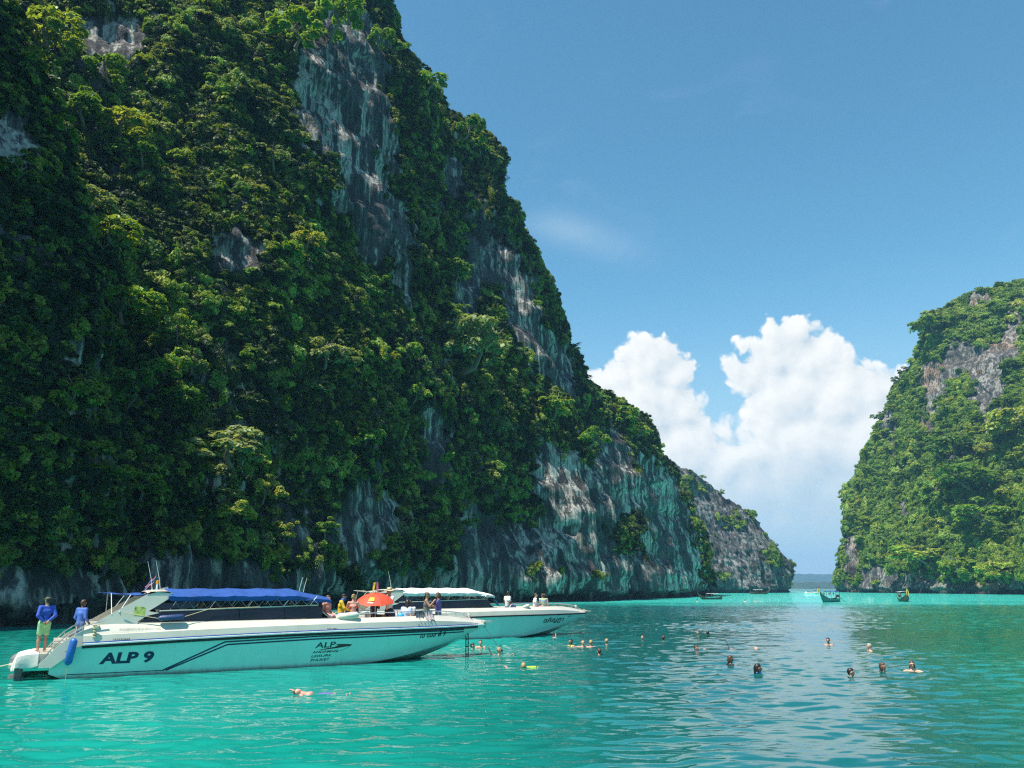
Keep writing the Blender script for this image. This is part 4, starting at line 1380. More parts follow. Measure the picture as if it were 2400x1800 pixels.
def hull_band(parent, name, mat, pts, w, eps=0.006, n=40):
    """a painted line of width w along points (x, z) of the hull side (the side that faces away gets one as well)"""
    P = [Vector((p[0], p[1])) for p in pts]
    seg = [(P[i + 1] - P[i]).length for i in range(len(P) - 1)]
    tot = sum(seg)
    L, R_ = [], []
    samples = []
    for i in range(len(P) - 1):
        k = max(2, int(n * seg[i] / tot))
        for j in range(k + (1 if i == len(P) - 2 else 0)):
            samples.append((P[i].lerp(P[i + 1], j / k)))
    mb = MB()
    for sd in (-1, 1):
        rows = []
        for i, q in enumerate(samples):
            t = (samples[min(i + 1, len(samples) - 1)] - samples[max(i - 1, 0)]).normalized()
            nrm = Vector((-t.y, t.x)) * (w / 2)
            a, b = q + nrm, q - nrm
            rows.append([Vector((a.x, sd * (HL.hb(a.x, a.y) + eps), a.y)), Vector((b.x, sd * (HL.hb(b.x, b.y) + eps), b.y))])
        mb.sheet(rows)
    return mb.build(name, mat, parent, smooth=False)

def outboard(parent, x, y):
    mb = MB()
    mb.tube([(x, y, 0.30), (x - 0.02, y, 0.34), (x - 0.04, y, 0.58), (x - 0.07, y, 0.64)], [0.16, 0.21, 0.20, 0.10], 10)
    mb.box((x + 0.02, y, 0.06), (0.20, 0.13, 0.62))
    mb.box((x - 0.02, y, 0.00), (0.42, 0.30, 0.03))
    mb.tube([(x - 0.30, y, -0.28), (x - 0.10, y, -0.28), (x + 0.2, y, -0.28)], [0.05, 0.075, 0.03], 8)
    o = mb.build("outboard_engine", paint("engine_grey", (0.20, 0.21, 0.21), rough=0.35, var=0.15), parent)
    pr = MB()
    for k in range(3):
        a = k * 2.094
        c = Vector((x - 0.33, y, -0.28)) + Vector((0, math.cos(a), math.sin(a))) * 0.10
        pr.box(c, (0.02, 0.10, 0.12), rot=(a, 0.3, 0))
    pr.build("propeller", STEEL, o)
    return o

def stern(parent, towel=False):
    # side wings that step down to the swim platform
    for sd in (-1, 1):
        mb = MB()
        y0, y1 = 1.66, 1.48
        prof = [(0.75, 1.50), (0.30, 1.34), (-0.05, 1.12), (-0.34, 0.86), (-0.55, 0.60), (-0.70, 0.44), (-0.70, 0.34), (-0.42, 0.34), (-0.42, 0.30), (0.35, 0.90), (0.75, 1.0)]
        V = [Vector((x, sd * (y0 - 0.10 * (z - 0.4)), z)) for x, z in prof] + [Vector((x, sd * y1 * (1 - 0.06 * (z - 0.4)), z)) for x, z in prof]
        n = len(prof)
        F = [tuple(range(n)), tuple(reversed(range(n, 2 * n)))] + [(i, (i + 1) % n, n + (i + 1) % n, n + i) for i in range(n)]
        mb.add(V, F)
        mb.build("stern_wing", GEL, parent, smooth=False)
    mb = MB()
    mb.box((-0.98, 0, 0.385), (0.95, 2.7, 0.09))
    mb.box((-0.62, 0, 0.56), (0.62, 2.75, 0.30))
    mb.box((-0.16, 0, 0.70), (0.44, 2.8, 0.62))
    mb.build("swim_platform", GEL, parent, smooth=False)
    for y in (-0.55, 0.0, 0.55):
        outboard(parent, -1.22, y)
    # grab tubes along the wings
    for sd in (-1, 1):
        mb = MB()
        mb.tube([(0.9, sd * 1.58, 1.62), (0.3, sd * 1.58, 1.46), (-0.1, sd * 1.56, 1.20), (-0.45, sd * 1.55, 0.82), (-0.66, sd * 1.55, 0.50)], 0.018, 6)
        for (x, z) in ((0.3, 1.46), (-0.1, 1.20), (-0.45, 0.82)):
            mb.tube([(x, sd * 1.57, z), (x + 0.02, sd * 1.57, z - 0.16)], 0.013, 5)
        mb.build("grab_rail", STEEL, parent)

def side_y(x, z, base=1.46):
    """the cabin side leans in a little with height"""
    return base - 0.16 * (z - 1.52) - 0.34 * max(0, (x - 5.8) / 2.4) ** 2

def cabin(parent, canvas, blue):
    # solid side: white triangle of the arch, thin mullion strip above the long window
    for sd in (-1, 1):
        mb = MB()
        def q(x, z, o=0.0): return Vector((x, sd * (side_y(x, z) + o), z))
        def panel(pts, th=0.05):
            a = [q(x, z) for x, z in pts]
            b = [q(x, z, -th) for x, z in pts]
            n = len(pts)
            mb.add(a + b, [tuple(range(n)), tuple(reversed(range(n, 2 * n)))] + [(i, (i + 1) % n, n + (i + 1) % n, n + i) for i in range(n)])
        panel([(0.50, 1.48), (1.86, 1.50), (1.80, 1.58), (2.05, 1.74), (2.40, 1.82), (2.08, 1.88), (2.30, 2.02), (2.62, 2.24), (2.75, 2.42), (2.30, 2.46), (1.98, 2.38), (1.2, 1.92)])
        # long strip over the window
        pts = []
        for x in stations(2.40, 7.55, 16): pts.append((x, 1.905 + 0.022 * (x - 2.4)))
        pts2 = [(x, z - 0.035) for x, z in reversed(pts)]
        panel(pts + pts2, 0.04)
        # sill under the window
        pts = [(x, 1.53 + 0.004 * x) for x in stations(1.80, 7.9, 16)]
        panel(pts + [(x, z - 0.06) for x, z in reversed(pts)], 0.03)
        mb.build("cabin_side", GEL, parent, smooth=False)
        # the long tinted window, in four panes
        cuts = [1.86, 3.35, 4.85, 6.35, 7.72]
        for i in range(4):
            g = MB()
            rows = []
            for x in stations(cuts[i] + 0.008, cuts[i + 1] - 0.008, 8):
                zl = 1.545 + 0.004 * x
                zh = 1.865 + 0.022 * (x - 2.4)
                if x < 2.5: zh = zl + 0.02 + (zh - zl - 0.02) * max(0, (x - 1.86) / 0.64) ** 0.8
                if x > 7.5: zh = zh - 0.10 * (x - 7.5) / 0.22
                rows.append([Vector((x, sd * (side_y(x, z) - 0.012), z)) for z in (zl, (zl + zh) / 2, zh)])
            g.sheet(rows)
            g.build("window_pane", TINT, parent)
        # upper aft side light in its dark frame
        g = MB()
        pts = [(2.16, 1.93), (2.45, 2.12), (3.45, 2.16), (3.45, 1.965)]
        a = [Vector((x, sd * (side_y(x, z) - 0.01), z)) for x, z in pts]
        g.add(a, [(0, 1, 2, 3)])
        g.build("side_light", TINT, parent)
    # windscreen, raked aft: three panes
    for (y0, y1) in ((-1.02, -0.40), (-0.38, 0.38), (0.40, 1.02)):
        g = MB()
        def ws(y, t): return Vector((8.22 - 0.16 * abs(y) ** 2 * 1.0 - 0.62 * t, y * (1 - 0.10 * t), 1.56 + 0.46 * t))
        g.sheet([[ws(y0 + (y1 - y0) * i / 4, t) for i in range(5)] for t in (0, 0.5, 1)])
        g.build("windscreen_pane", TINT, parent)
    fr = MB()
    for y in (-1.03, -0.39, 0.39, 1.03):
        fr.tube([(8.22 - 0.16 * y * y, y, 1.55), (7.60 - 0.16 * y * y, y * 0.9, 2.03)], 0.022, 6)
    fr.tube([(7.60 - 0.16 * y * y, y * 0.9, 2.03) for y in (-1.03, -0.7, -0.39, 0, 0.39, 0.7, 1.03)], 0.022, 6)
    fr.build("windscreen_frame", GEL, parent)
    # dashboard and bulkhead in front of the cabin
    mb = MB()
    mb.box((8.0, 0, 1.30), (0.5, 2.1, 0.52))
    mb.build("bulkhead", GEL, parent, smooth=False)
    # arch top
    mb = MB()
    mb.sheet([[Vector((x, y, 2.44 + 0.05 * (1 - (y / 1.35) ** 2) + dz)) for y in (-1.33, -0.9, -0.45, 0, 0.45, 0.9, 1.33)] for x, dz in ((2.00, -0.02), (2.1, 0.03), (2.6, 0.04), (2.72, -0.01))])
    mb.sheet([[Vector((x, y, 2.36 + 0.05 * (1 - (y / 1.35) ** 2))) for y in (-1.33, -0.9, -0.45, 0, 0.45, 0.9, 1.33)] for x in (2.00, 2.72)])
    mb.build("arch", GEL, parent)
    # seats inside, two rows of backs along the cabin
    for i, x in enumerate(stations(2.9, 7.0, 6)):
        for y in (-0.95, 0.95):
            s = MB()
            s.box((x, y, 1.28), (0.50, 0.62, 0.14))
            s.box((x - 0.24, y, 1.60), (0.10, 0.62, 0.62), rot=(0, -0.15, 0))
            s.build("seat", SEATV if (i + (y > 0)) % 3 else DARKIN, parent, smooth=False)
    # rolled side curtains tied under the canopy edge
    for sd in (-1, 1):
        rl = MB()
        pts = [(x, sd * (1.36 + 0.01 * math.sin(9 * x)), 2.20 + 0.012 * math.sin(14 * x) - 0.012 * max(0, x - 6)) for x in stations(2.7, 7.3, 40)]
        rl.tube(pts, [0.035 + 0.012 * math.sin(11 * x) for x in stations(0, 6, 40)], 7)
        rl.build("rolled_curtain", BLUEC if blue else WHITEC, parent)
        rp = MB()
        # lashing zig-zags from the canopy edge to the window strip
        zz = []
        for i, x in enumerate(stations(2.8, 7.5, 24)):
            zz.append((x, sd * 1.38, 2.22 - 0.01 * max(0, x - 6) if i % 2 == 0 else 1.92 + 0.022 * (x - 2.4)))
        rp.tube(zz, 0.006, 4)
        rp.build("lashing_cord", paint("cord_grey", (0.45, 0.46, 0.44), rough=0.8), parent)
    # canopy poles and bows
    for x in (2.7, 3.9, 5.1, 6.3, 7.2):
        for sd in (-1, 1):
            p = MB()
            p.tube([(x, sd * 1.36, 1.90 + 0.022 * (x - 2.4)), (x + 0.25, sd * 1.34, 2.30)], 0.016, 6)
            p.build("canopy_pole", STEEL, parent)

def canopy_z(x, y):
    edge = 2.33 if x < 6.6 else 2.33 - 0.115 * (x - 6.6)
    crown = 0.24 if x < 6.8 else 0.24 - 0.10 * (x - 6.8)
    sag = -0.022 * math.sin((x - 2.7) / 1.02 * math.pi) ** 2
    return edge + crown * (1 - abs(y / 1.42) ** 2.6) + sag

def canopy(parent, mat, x0=2.62, x1=8.05):
    mb = MB()
    ys = [-1.42, -1.40, -1.25, -1.0, -0.6, -0.2, 0.2, 0.6, 1.0, 1.25, 1.40, 1.42]
    rows = []
    for x in stations(x0, x1, 44):
        k = 1 - 0.22 * max(0, (x - 6.8) / 1.25) ** 1.5
        row = [Vector((x, y * k, canopy_z(x, y) + 0.008 * math.sin(17 * x + 5 * y))) for y in ys]
        # a short valance hangs from both edges
        row = [row[0] + Vector((0, 0.01, -0.10 - 0.015 * math.sin(7 * x)))] + row + [row[-1] + Vector((0, -0.01, -0.10 - 0.015 * math.sin(7 * x)))]
        rows.append(row)
    mb.sheet(rows)
    low = [[p - Vector((0, 0, 0.012)) for p in r] for r in rows]
    mb.sheet(low)
    o = mb.build("canopy", mat, parent)
    # seams with bows under them
    for x in (3.64, 4.66, 5.68, 6.70):
        s = MB()
        s.tube([(x, y, canopy_z(x, y) + 0.008) for y in (-1.41, -1.25, -1.0, -0.5, 0, 0.5, 1.0, 1.25, 1.41)], 0.012, 5)
        s.build("seam", mat, o)
    return o

def aft_awning(parent, mat):
    mb = MB()
    rows = []
    for x in stations(0.70, 2.35, 14):
        t = (x - 0.70) / 1.65
        w = 0.75 + 0.55 * t
        rows.append([Vector((x, w * y, 2.46 - 0.10 * t * math.sin(math.pi * (y * 0.5 + 0.5)) - 0.05 * math.sin(math.pi * t) + 0.012 * math.sin(9 * x + 4 * y) - 0.06 * (y < -0.9) * t)) for y in (-1, -0.7, -0.35, 0, 0.35, 0.7, 1)])
    mb.sheet(rows)
    mb.sheet([[p - Vector((0, 0, 0.012)) for p in r] for r in rows])
    o = mb.build("aft_awning", mat, parent)
    for sd in (-1, 1):
        p = MB()
        p.tube([(1.05, sd * 1.42, 1.80), (1.0, sd * 0.9, 2.42)], 0.012, 6)
        p.tube([(1.25, sd * 1.42, 1.86), (1.55, sd * 1.05, 2.38)], 0.016, 6)
        p.build("awning_pole", SEATV, parent)

def antennas(parent, pts, h, lean):
    for (x, y, z) in pts:
        p = MB()
        p.tube([(x, y, z), (x + lean * 0.3, y, z + h * 0.4), (x + lean, y, z + h)], [0.010, 0.009, 0.006], 6)
        p.build("antenna", WHITEP, parent)

def bow_rail(parent, x0=8.9, x1=13.9):
    for sd in (-1, 1):
        mb = MB()
        pts = [Vector((x, sd * max(0.05, HL.yt(x) - 0.03), HL.zt(x) + 0.16)) for x in stations(x0, x1, 18)]
        pts = [Vector((x0 - 0.12, sd * (HL.yt(x0) - 0.03), HL.zt(x0)))] + pts + [Vector((x1 + 0.12, sd * max(0.05, HL.yt(x1 + 0.12) - 0.03), HL.zt(x1 + 0.12)))]
        mb.tube(pts, 0.018, 6)
        for x in stations(x0 + 0.7, x1 - 0.6, 5):
            mb.tube([(x, sd * (HL.yt(x) - 0.03), HL.zt(x) - 0.01), (x, sd * (HL.yt(x) - 0.03), HL.zt(x) + 0.16)], 0.014, 6)
        mb.build("bow_rail", STEEL, parent)

def cleat_post(parent):
    mb = MB()
    x = 14.1
    z = HL.zt(x)
    mb.tube([(x, 0, z), (x, 0, z + 0.22)], 0.05, 8)
    mb.tube([(x, -0.16, z + 0.15), (x, 0.16, z + 0.15)], 0.025, 6)
    mb.build("bow_bitt", GEL, parent)
    mb = MB()
    mb.box((HL.Lb + 0.02, 0, HL.zt(HL.Lb) - 0.02), (0.42, 0.26, 0.06))
    mb.build("anchor_roller", GEL, parent, smooth=False)

def bench_seats(parent):
    for sd in (-1, 1):
        mb = MB()
        rows = []
        for x in stations(8.9, 12.3, 10):
            y1 = HL.yt(x) - 0.11
            y0 = max(0.15, y1 - 0.45)
            rows.append([Vector((x, sd * y1, 1.20)), Vector((x, sd * (y1 - 0.02), 1.25)), Vector((x, sd * y0, 1.25)), Vector((x, sd * (y0 - 0.01), 1.21)), Vector((x, sd * (y0 - 0.01), 0.82))])
        mb.sheet(rows)
        mb.build("bench_cushion", SEATV, parent)
    # helm style bucket seat facing aft
    mb = MB()
    mb.tube([(10.10, 0.35, 0.80), (10.10, 0.35, 1.34)], 0.10, 8)
    mb.box((10.10, 0.35, 1.38), (0.5, 0.5, 0.10))
    rows = []
    for k in range(9):
        a = -1.2 + 2.4 * k / 8
        rows.append([Vector((9.87 + 0.10 * (1 - math.cos(a)), 0.35 + 0.30 * math.sin(a), z)) for z in (1.40, 1.55, 1.70 - 0.05 * abs(a))])
    mb.sheet(rows)
    mb.build("bucket_seat", SEATV, parent)

def speedboat(label, loc, rz, canvas, blue):
    b = empty("speedboat", loc, rz)
    tag(b, label, "speedboat", "speedboats moored along the shaded wall")
    boat_hull(b, HULL_BOUNCE)
    coaming(b, GEL)
    deck(b, GEL)
    stern(b)
    cabin(b, canvas, blue)
    canopy(b, canvas)
    aft_awning(b, canvas)
    bow_rail(b)
    cleat_post(b)
    bench_seats(b)
    return b

B1_RZ = R(30.1)
_a = on_water(150, 1591)
B1_LOC = _a + Vector((-math.sin(B1_RZ), math.cos(B1_RZ), 0)) * 1.50
boat1 = speedboat("nearer white speedboat with blue canopy moored broadside at the left", B1_LOC, B1_RZ, BLUEC, True)
strip_along(boat1, "rub_rail", WHITEP, [(0.0, 0.03), (0.045, 0.02), (0.045, -0.02), (0.0, -0.03)], 0.35, 14.8)
strip_along(boat1, "blue_pinstripe", BLUEV, [(0.002, 0.065), (0.014, 0.062), (0.014, 0.036), (0.002, 0.033)], 0.35, 14.35)
strip_along(boat1, "black_band", BLACKR, [(0.0, -0.033), (0.030, -0.036), (0.022, -0.105), (-0.012, -0.11)], 0.35, 14.35)
hull_band(boat1, "boot_stripe", BLACKR, [(-0.1, 0.045), (2.0, 0.03), (5.6, 0.0)], 0.035)
hull_band(boat1, "waterline_paint", BLACKR, [(0.0, -0.03), (3.0, -0.05), (9.0, -0.07)], 0.10, eps=0.012)
for off in (0.0, 0.085):
    hull_band(boat1, "navy_stripe", NAVY, [(2.66 + off * 1.1, 0.11 - 0.0 * off), (4.42 + off * 1.0, 0.90 - off), (7.5, 0.985 - off), (11.0, 1.005 - off), (13.6, 1.005 - off)], 0.045)
hull_band(boat1, "navy_stripe", NAVY, [(0.05, 0.115), (2.66, 0.11)], 0.022)
hull_letters(boat1, "lettering", "ALP 9", NAVY, 0.86, 2.36, 0.36, 0.70, slope=0.0, shear=0.10, bold=0.04)
hull_letters(boat1, "lettering", "ALP", BLACKI, 7.40, 8.12, 0.60, 0.78, slope=0.012, shear=0.12, bold=0.012)
hull_letters(boat1, "lettering", "ANDAMAN", BLACKI, 7.32, 8.22, 0.425, 0.50, slope=0.02, shear=0.15, bold=0.012)
hull_letters(boat1, "lettering", "LEISURE", BLACKI, 7.30, 8.00, 0.295, 0.37, slope=0.02, shear=0.15, bold=0.012)
hull_letters(boat1, "lettering", "PHUKET", BLACKI, 7.29, 7.96, 0.165, 0.24, slope=0.02, shear=0.15, bold=0.012)
def swoosh(parent):
    # the dart shaped emblem beside the company name
    up = [(7.50, 0.535), (7.80, 0.565), (8.05, 0.605), (8.22, 0.655), (8.12, 0.70), (8.42, 0.70), (8.64, 0.685), (8.72, 0.665), (8.62, 0.625), (8.40, 0.60), (8.10, 0.565), (7.80, 0.54)]
    mb = MB()
    P = [Vector((x, -(HL.hb(x, z) + 0.008), z)) for x, z in up]
    c = Vector((8.3, -(HL.hb(8.3, 0.645) + 0.008), 0.645))
    n = len(P)
    mb.add(P + [c], [(i, (i + 1) % n, n) for i in range(n)])
    mb.build("emblem", MAROON, parent, smooth=False)
    hull_band(parent, "emblem_line", BLACKI, [(8.70, 0.655), (8.55, 0.57), (8.35, 0.49), (8.12, 0.44)], 0.008)
swoosh(boat1)
hull_letters(boat1, "lettering", "\u0e40\u0e2d \u0e41\u0e2d\u0e25 \u0e1e\u0e35 9", BLACKI, 11.45, 12.65, 0.78, 0.985, slope=0.015, shear=0.15, bold=0.02)
def coam_surf(x, z, eps):
    # lower face of the coaming, between rail and knuckle
    zr = HL.zr(x); zk = zr + 0.27
    t = (z - zr - 0.02) / (zk - zr - 0.02)
    return Vector((x, -(HL.br(x) - 0.05 * t + eps), z))
def coam_up(x, z, eps):
    zk, zt = HL.zr(x) + 0.28, HL.zt(x)
    t = (z - zk) / (zt - zk)
    yk, yt = HL.br(x) - 0.08, HL.yt(x) + 0.03
    return Vector((x, -(yk + (yt - yk) * t + eps), z))
hull_letters(boat1, "lettering", "255550999", BLACKI, 1.15, 1.62, 1.03, 1.10, shear=0.0, bold=0.01, surf=coam_surf)
hull_letters(boat1, "lettering", "2931983", BLACKI, 7.75, 8.12, 1.17, 1.24, shear=0.0, bold=0.01, surf=coam_surf)
hull_letters(boat1, "lettering", "\u0e08\u0e33\u0e19\u0e27\u0e19\u0e1c\u0e39\u0e49\u0e42\u0e14\u0e22\u0e2a\u0e32\u0e23 45 \u0e04\u0e19 \u0e1e\u0e19\u0e31\u0e01\u0e07\u0e32\u0e19 3 \u0e04\u0e19", paint("grey_lettering", (0.20, 0.20, 0.18), rough=0.5), 1.30, 2.45, 1.335, 1.395, shear=0.0, surf=coam_up)
def sticker(parent):
    mb = MB()
    pts = [(1.66, 1.76), (1.98, 1.73), (1.98, 2.00), (1.68, 2.04)]
    mb.add([Vector((x, -(side_y(x, z) + 0.006), z)) for x, z in pts], [(0, 1, 2, 3)])
    o = mb.build("sticker", paint("sticker_lime", (0.42, 0.52, 0.12), rough=0.4, var=0.45, scale=9.0), parent, smooth=False)
sticker(boat1)
antennas(boat1, [(2.24, -0.30, 2.46), (2.52, 0.05, 2.50)], 0.98, -0.24)
antennas(boat1, [(7.02, -0.55, 2.46), (7.20, -0.45, 2.44)], 0.50, 0.10)
def mast(parent):
    mb = MB()
    mb.tube([(2.38, -0.15, 2.48), (2.38, -0.15, 2.72)], 0.03, 8)
    mb.box((2.38, -0.15, 2.52), (0.30, 0.5, 0.03))
    o = mb.build("light_mast", WHITEP, parent)
    l = MB(); l.tube([(2.38, -0.15, 2.72), (2.38, -0.15, 2.80)], 0.045, 8); l.ell((2.38, -0.15, 2.80), (0.045, 0.045, 0.03)); l.build("beacon", paint("amber_lens", (0.75, 0.33, 0.02), rough=0.2), o)
    h = MB(); h.tube([(2.52, -0.15, 2.56), (2.66, -0.15, 2.56), (2.72, -0.15, 2.56)], [0.03, 0.05, 0.08], 8); h.build("horn", STEEL, o)
mast(boat1)

B2_RZ = R(30.0)
_tip = at_y(1380, 1424, 48.0)
B2_LOC = Vector((_tip.x - math.cos(B2_RZ) * 15.05, _tip.y - math.sin(B2_RZ) * 15.05, 0))
boat2 = speedboat("farther white speedboat with white canopy behind the nearer boat's bow", B2_LOC, B2_RZ, WHITEC, False)
strip_along(boat2, "rub_rail", BLACKR, [(0.0, 0.03), (0.045, 0.02), (0.045, -0.03), (0.0, -0.05)], 0.35, 14.8)
hull_letters(boat2, "lettering", "\u0e2d\u0e20\u0e34\u0e0d\u0e0e\u0e32", BLACKI, 11.0, 12.65, 0.64, 0.96, slope=0.02, shear=0.25, bold=0.02)
hull_letters(boat2, "lettering", "\u0e20\u0e39\u0e40\u0e01\u0e47\u0e15", BLACKI, 12.95, 13.35, 0.96, 1.05, slope=0.02, shear=0.2, bold=0.008)
antennas(boat2, [(2.40, -0.25, 2.50)], 0.9, -0.2)
# ------------------------------------------------------------------ people: one continuous skin from blended limbs
def surface_net(f, lo, hi, h):
    lo, hi = np.array(lo, float), np.array(hi, float)
    n = np.maximum(np.ceil((hi - lo) / h).astype(int) + 1, 3)
    ax = [lo[k] + h * np.arange(n[k]) for k in range(3)]
    G = np.stack(np.meshgrid(*ax, indexing='ij'), -1)
    val = f(G.reshape(-1, 3)).reshape(n)
    c = n - 1
    cor = [(i, j, k) for i in (0, 1) for j in (0, 1) for k in (0, 1)]
    sl = lambda d: tuple(slice(d[a], d[a] + c[a]) for a in range(3))
    ins = [val[sl(d)] < 0 for d in cor]
    s = sum(i.astype(int) for i in ins)
    act = (s > 0) & (s < 8)
    idx = -np.ones(tuple(c), int)
    idx[act] = np.arange(act.sum())
    I = np.argwhere(act)
    vals = {d: val[sl(d)][act] for d in cor}
    acc = np.zeros((len(I), 3)); cnt = np.zeros(len(I))
    for d in cor:
        for a in range(3):
            if d[a] == 0:
                e = list(d); e[a] = 1; e = tuple(e)
                v0, v1 = vals[d], vals[e]
                cr = (v0 < 0) != (v1 < 0)
                t = np.where(cr, v0 / np.where(np.abs(v0 - v1) < 1e-9, 1e-9, v0 - v1), 0)
                p = np.tile(np.array(d, float), (len(I), 1)); p[:, a] += t
                acc += p * cr[:, None]; cnt += cr
    V = lo + h * (I + acc / np.maximum(cnt, 1)[:, None])
    F = []
    for a in range(3):
        b, cc = (a + 1) % 3, (a + 2) % 3
        # grid edges along a, interior in b and cc
        s0 = [slice(None)] * 3; s1 = [slice(None)] * 3
        s0[a] = slice(0, n[a] - 1); s1[a] = slice(1, n[a])
        for q in (s0, s1):
            q[b] = slice(1, n[b] - 1); q[cc] = slice(1, n[cc] - 1)
        v0, v1 = val[tuple(s0)] < 0, val[tuple(s1)] < 0
        for flip, m in ((False, v0 & ~v1), (True, ~v0 & v1)):
            E = np.argwhere(m)
            if len(E) == 0: continue
            E[:, b] += 1; E[:, cc] += 1
            def cell(db, dc):
                q = E.copy(); q[:, b] += db; q[:, cc] += dc
                return idx[q[:, 0], q[:, 1], q[:, 2]]
            quad = np.stack([cell(-1, -1), cell(0, -1), cell(0, 0), cell(-1, 0)], -1)
            F.append(quad[:, ::-1] if flip else quad)
    F = np.concatenate(F)
    F = F[(F >= 0).all(1)]
    return V, F

def sdf_caps(P, caps, k):
    """smooth union of round cones (p0, r0, p1, r1) and ellipsoids (c, (rx, ry, rz))"""
    d = None
    for c in caps:
        if len(c) == 4:
            a, ra, b, rb = np.array(c[0]), c[1], np.array(c[2]), c[3]
            ab = b - a
            t = np.clip(((P - a) @ ab) / max(ab @ ab, 1e-9), 0, 1)
            e = np.linalg.norm(P - a - t[:, None] * ab, axis=1) - (ra + (rb - ra) * t)
        else:
            q = (P - np.array(c[0])) / np.array(c[1])
            l = np.linalg.norm(q, axis=1)
            e = (l - 1) * min(c[1])
        if d is None: d = e
        else:
            hh = np.clip(0.5 + 0.5 * (d - e) / k, 0, 1)
            d = d * (1 - hh) + e * hh - k * hh * (1 - hh)
    return d

def caps_mesh(name, caps, mat, h=0.022, k=0.03, cut=None):
    pts = []
    for c in caps:
        if len(c) == 4:
            pts += [np.array(c[0]) - c[1], np.array(c[0]) + c[1], np.array(c[2]) - c[3], np.array(c[2]) + c[3]]
        else: pts += [np.array(c[0]) - np.array(c[1]), np.array(c[0]) + np.array(c[1])]
    pts = np.array(pts)
    f = lambda P: sdf_caps(P, caps, k) if cut is None else np.maximum(sdf_caps(P, caps, k), cut(P))
    V, F = surface_net(f, pts.min(0) - 2.5 * h, pts.max(0) + 2.5 * h, h)
    return mesh_np(name, V, F, mat)

def skin(tone): return paint("skin_%d" % int(tone[0] * 1000), tone, rough=0.5, var=0.08, scale=9.0)
LIGHT_SKIN, TAN_SKIN, PINK_SKIN, BROWN_SKIN = skin((0.56, 0.33, 0.23)), skin((0.40, 0.21, 0.13)), skin((0.62, 0.30, 0.22)), skin((0.20, 0.10, 0.06))
HAIR_BLACK = paint("hair_black", (0.014, 0.011, 0.010), rough=0.45, var=0.3, scale=60)
HAIR_BROWN = paint("hair_brown", (0.075, 0.040, 0.022), rough=0.5, var=0.3, scale=60)
HAIR_BLOND = paint("hair_blond", (0.40, 0.25, 0.11), rough=0.5, var=0.2, scale=60)
HAIR_GREY = paint("hair_grey", (0.42, 0.39, 0.35), rough=0.6, var=0.2, scale=60)
EYEW = paint("eye_dark", (0.02, 0.015, 0.012), rough=0.2)

def V3(*a): return np.array(a, float)

def base_joints(kind="stand", s=1.0):
    """the figure faces -y; origin at the feet (stand), the seat (sit) or the water surface at the neck (swim)"""
    J = {}
    if kind == "stand":
        J.update(pel=V3(0, 0, .93), che=V3(0, 0, 1.22), nec=V3(0, .01, 1.45), hed=V3(0, -.02, 1.60),
                 hl=V3(-.09, 0, .90), hr=V3(.09, 0, .90), kl=V3(-.10, -.02, .49), kr=V3(.10, -.02, .49), al=V3(-.10, .02, .09), ar=V3(.10, .02, .09),
                 tl=V3(-.12, -.15, .04), tr=V3(.12, -.15, .04))
    elif kind == "sit":
        J.update(pel=V3(0, 0, .11), che=V3(0, .02, .40), nec=V3(0, .01, .63), hed=V3(0, -.03, .78),
                 hl=V3(-.09, -.02, .10), hr=V3(.09, -.02, .10), kl=V3(-.12, -.42, .12), kr=V3(.12, -.42, .12), al=V3(-.12, -.44, -.28), ar=V3(.12, -.44, -.28),
                 tl=V3(-.13, -.60, -.33), tr=V3(.13, -.60, -.33))
    elif kind == "swim":
        J.update(pel=V3(0, .06, -.55), che=V3(0, .02, -.26), nec=V3(0, 0, -.03), hed=V3(0, -.02, .12))
    o = J["nec"] - V3(0, 0, .05)
    J["sl"], J["sr"] = o + V3(-.185, 0, 0), o + V3(.185, 0, 0)
    J["el"], J["er"] = J["sl"] + V3(-.05, .03, -.28), J["sr"] + V3(.05, .03, -.28)
    J["wl"], J["wr"] = J["el"] + V3(-.01, -.07, -.24), J["er"] + V3(.01, -.07, -.24)
    return J

def body_caps(J, build=1.0, legs=True):
    b = build
    C = [(J["pel"] + V3(0, .01, -.02), .125 * b, J["che"] - V3(0, 0, .12), .115 * b),
         (J["che"] - V3(0, 0, .12), .115 * b, J["che"], .125 * b),
         (J["che"] + V3(-.06, 0, .04), .115 * b, J["che"] + V3(.06, 0, .04), .115 * b),
         (J["sl"] * .7 + J["nec"] * .3 - V3(0, 0, .03), .068 * b, J["sr"] * .7 + J["nec"] * .3 - V3(0, 0, .03), .068 * b),
         (J["nec"] - V3(0, 0, .03), .056, J["hed"] - V3(0, -.015, .05), .050)]
    for s in "lr":
        C += [(J["s" + s], .058 * b, J["e" + s], .042 * b), (J["e" + s], .041 * b, J["w" + s], .027)]
        d = J["w" + s] - J["e" + s]; d = d / (np.linalg.norm(d) + 1e-9)
        C += [(J["w" + s], .026, J["w" + s] + d * .075, .034)]
        if legs and "h" + s in J:
            C += [(J["h" + s], .092 * b, J["k" + s], .060 * b), (J["k" + s], .058 * b, J["k" + s] * .6 + J["a" + s] * .4, .056 * b), (J["k" + s] * .6 + J["a" + s] * .4, .056 * b, J["a" + s], .036),
                  (J["a" + s] + V3(0, .02, -.03), .038, J["t" + s], .028)]
    return C

def head_frame(J, yaw=0.0, nod=0.0):
    """matrix of the head: -y forward"""
    return Matrix.Translation(Vector(J["hed"])) @ Matrix.Rotation(yaw, 4, 'Z') @ Matrix.Rotation(nod, 4, 'X')

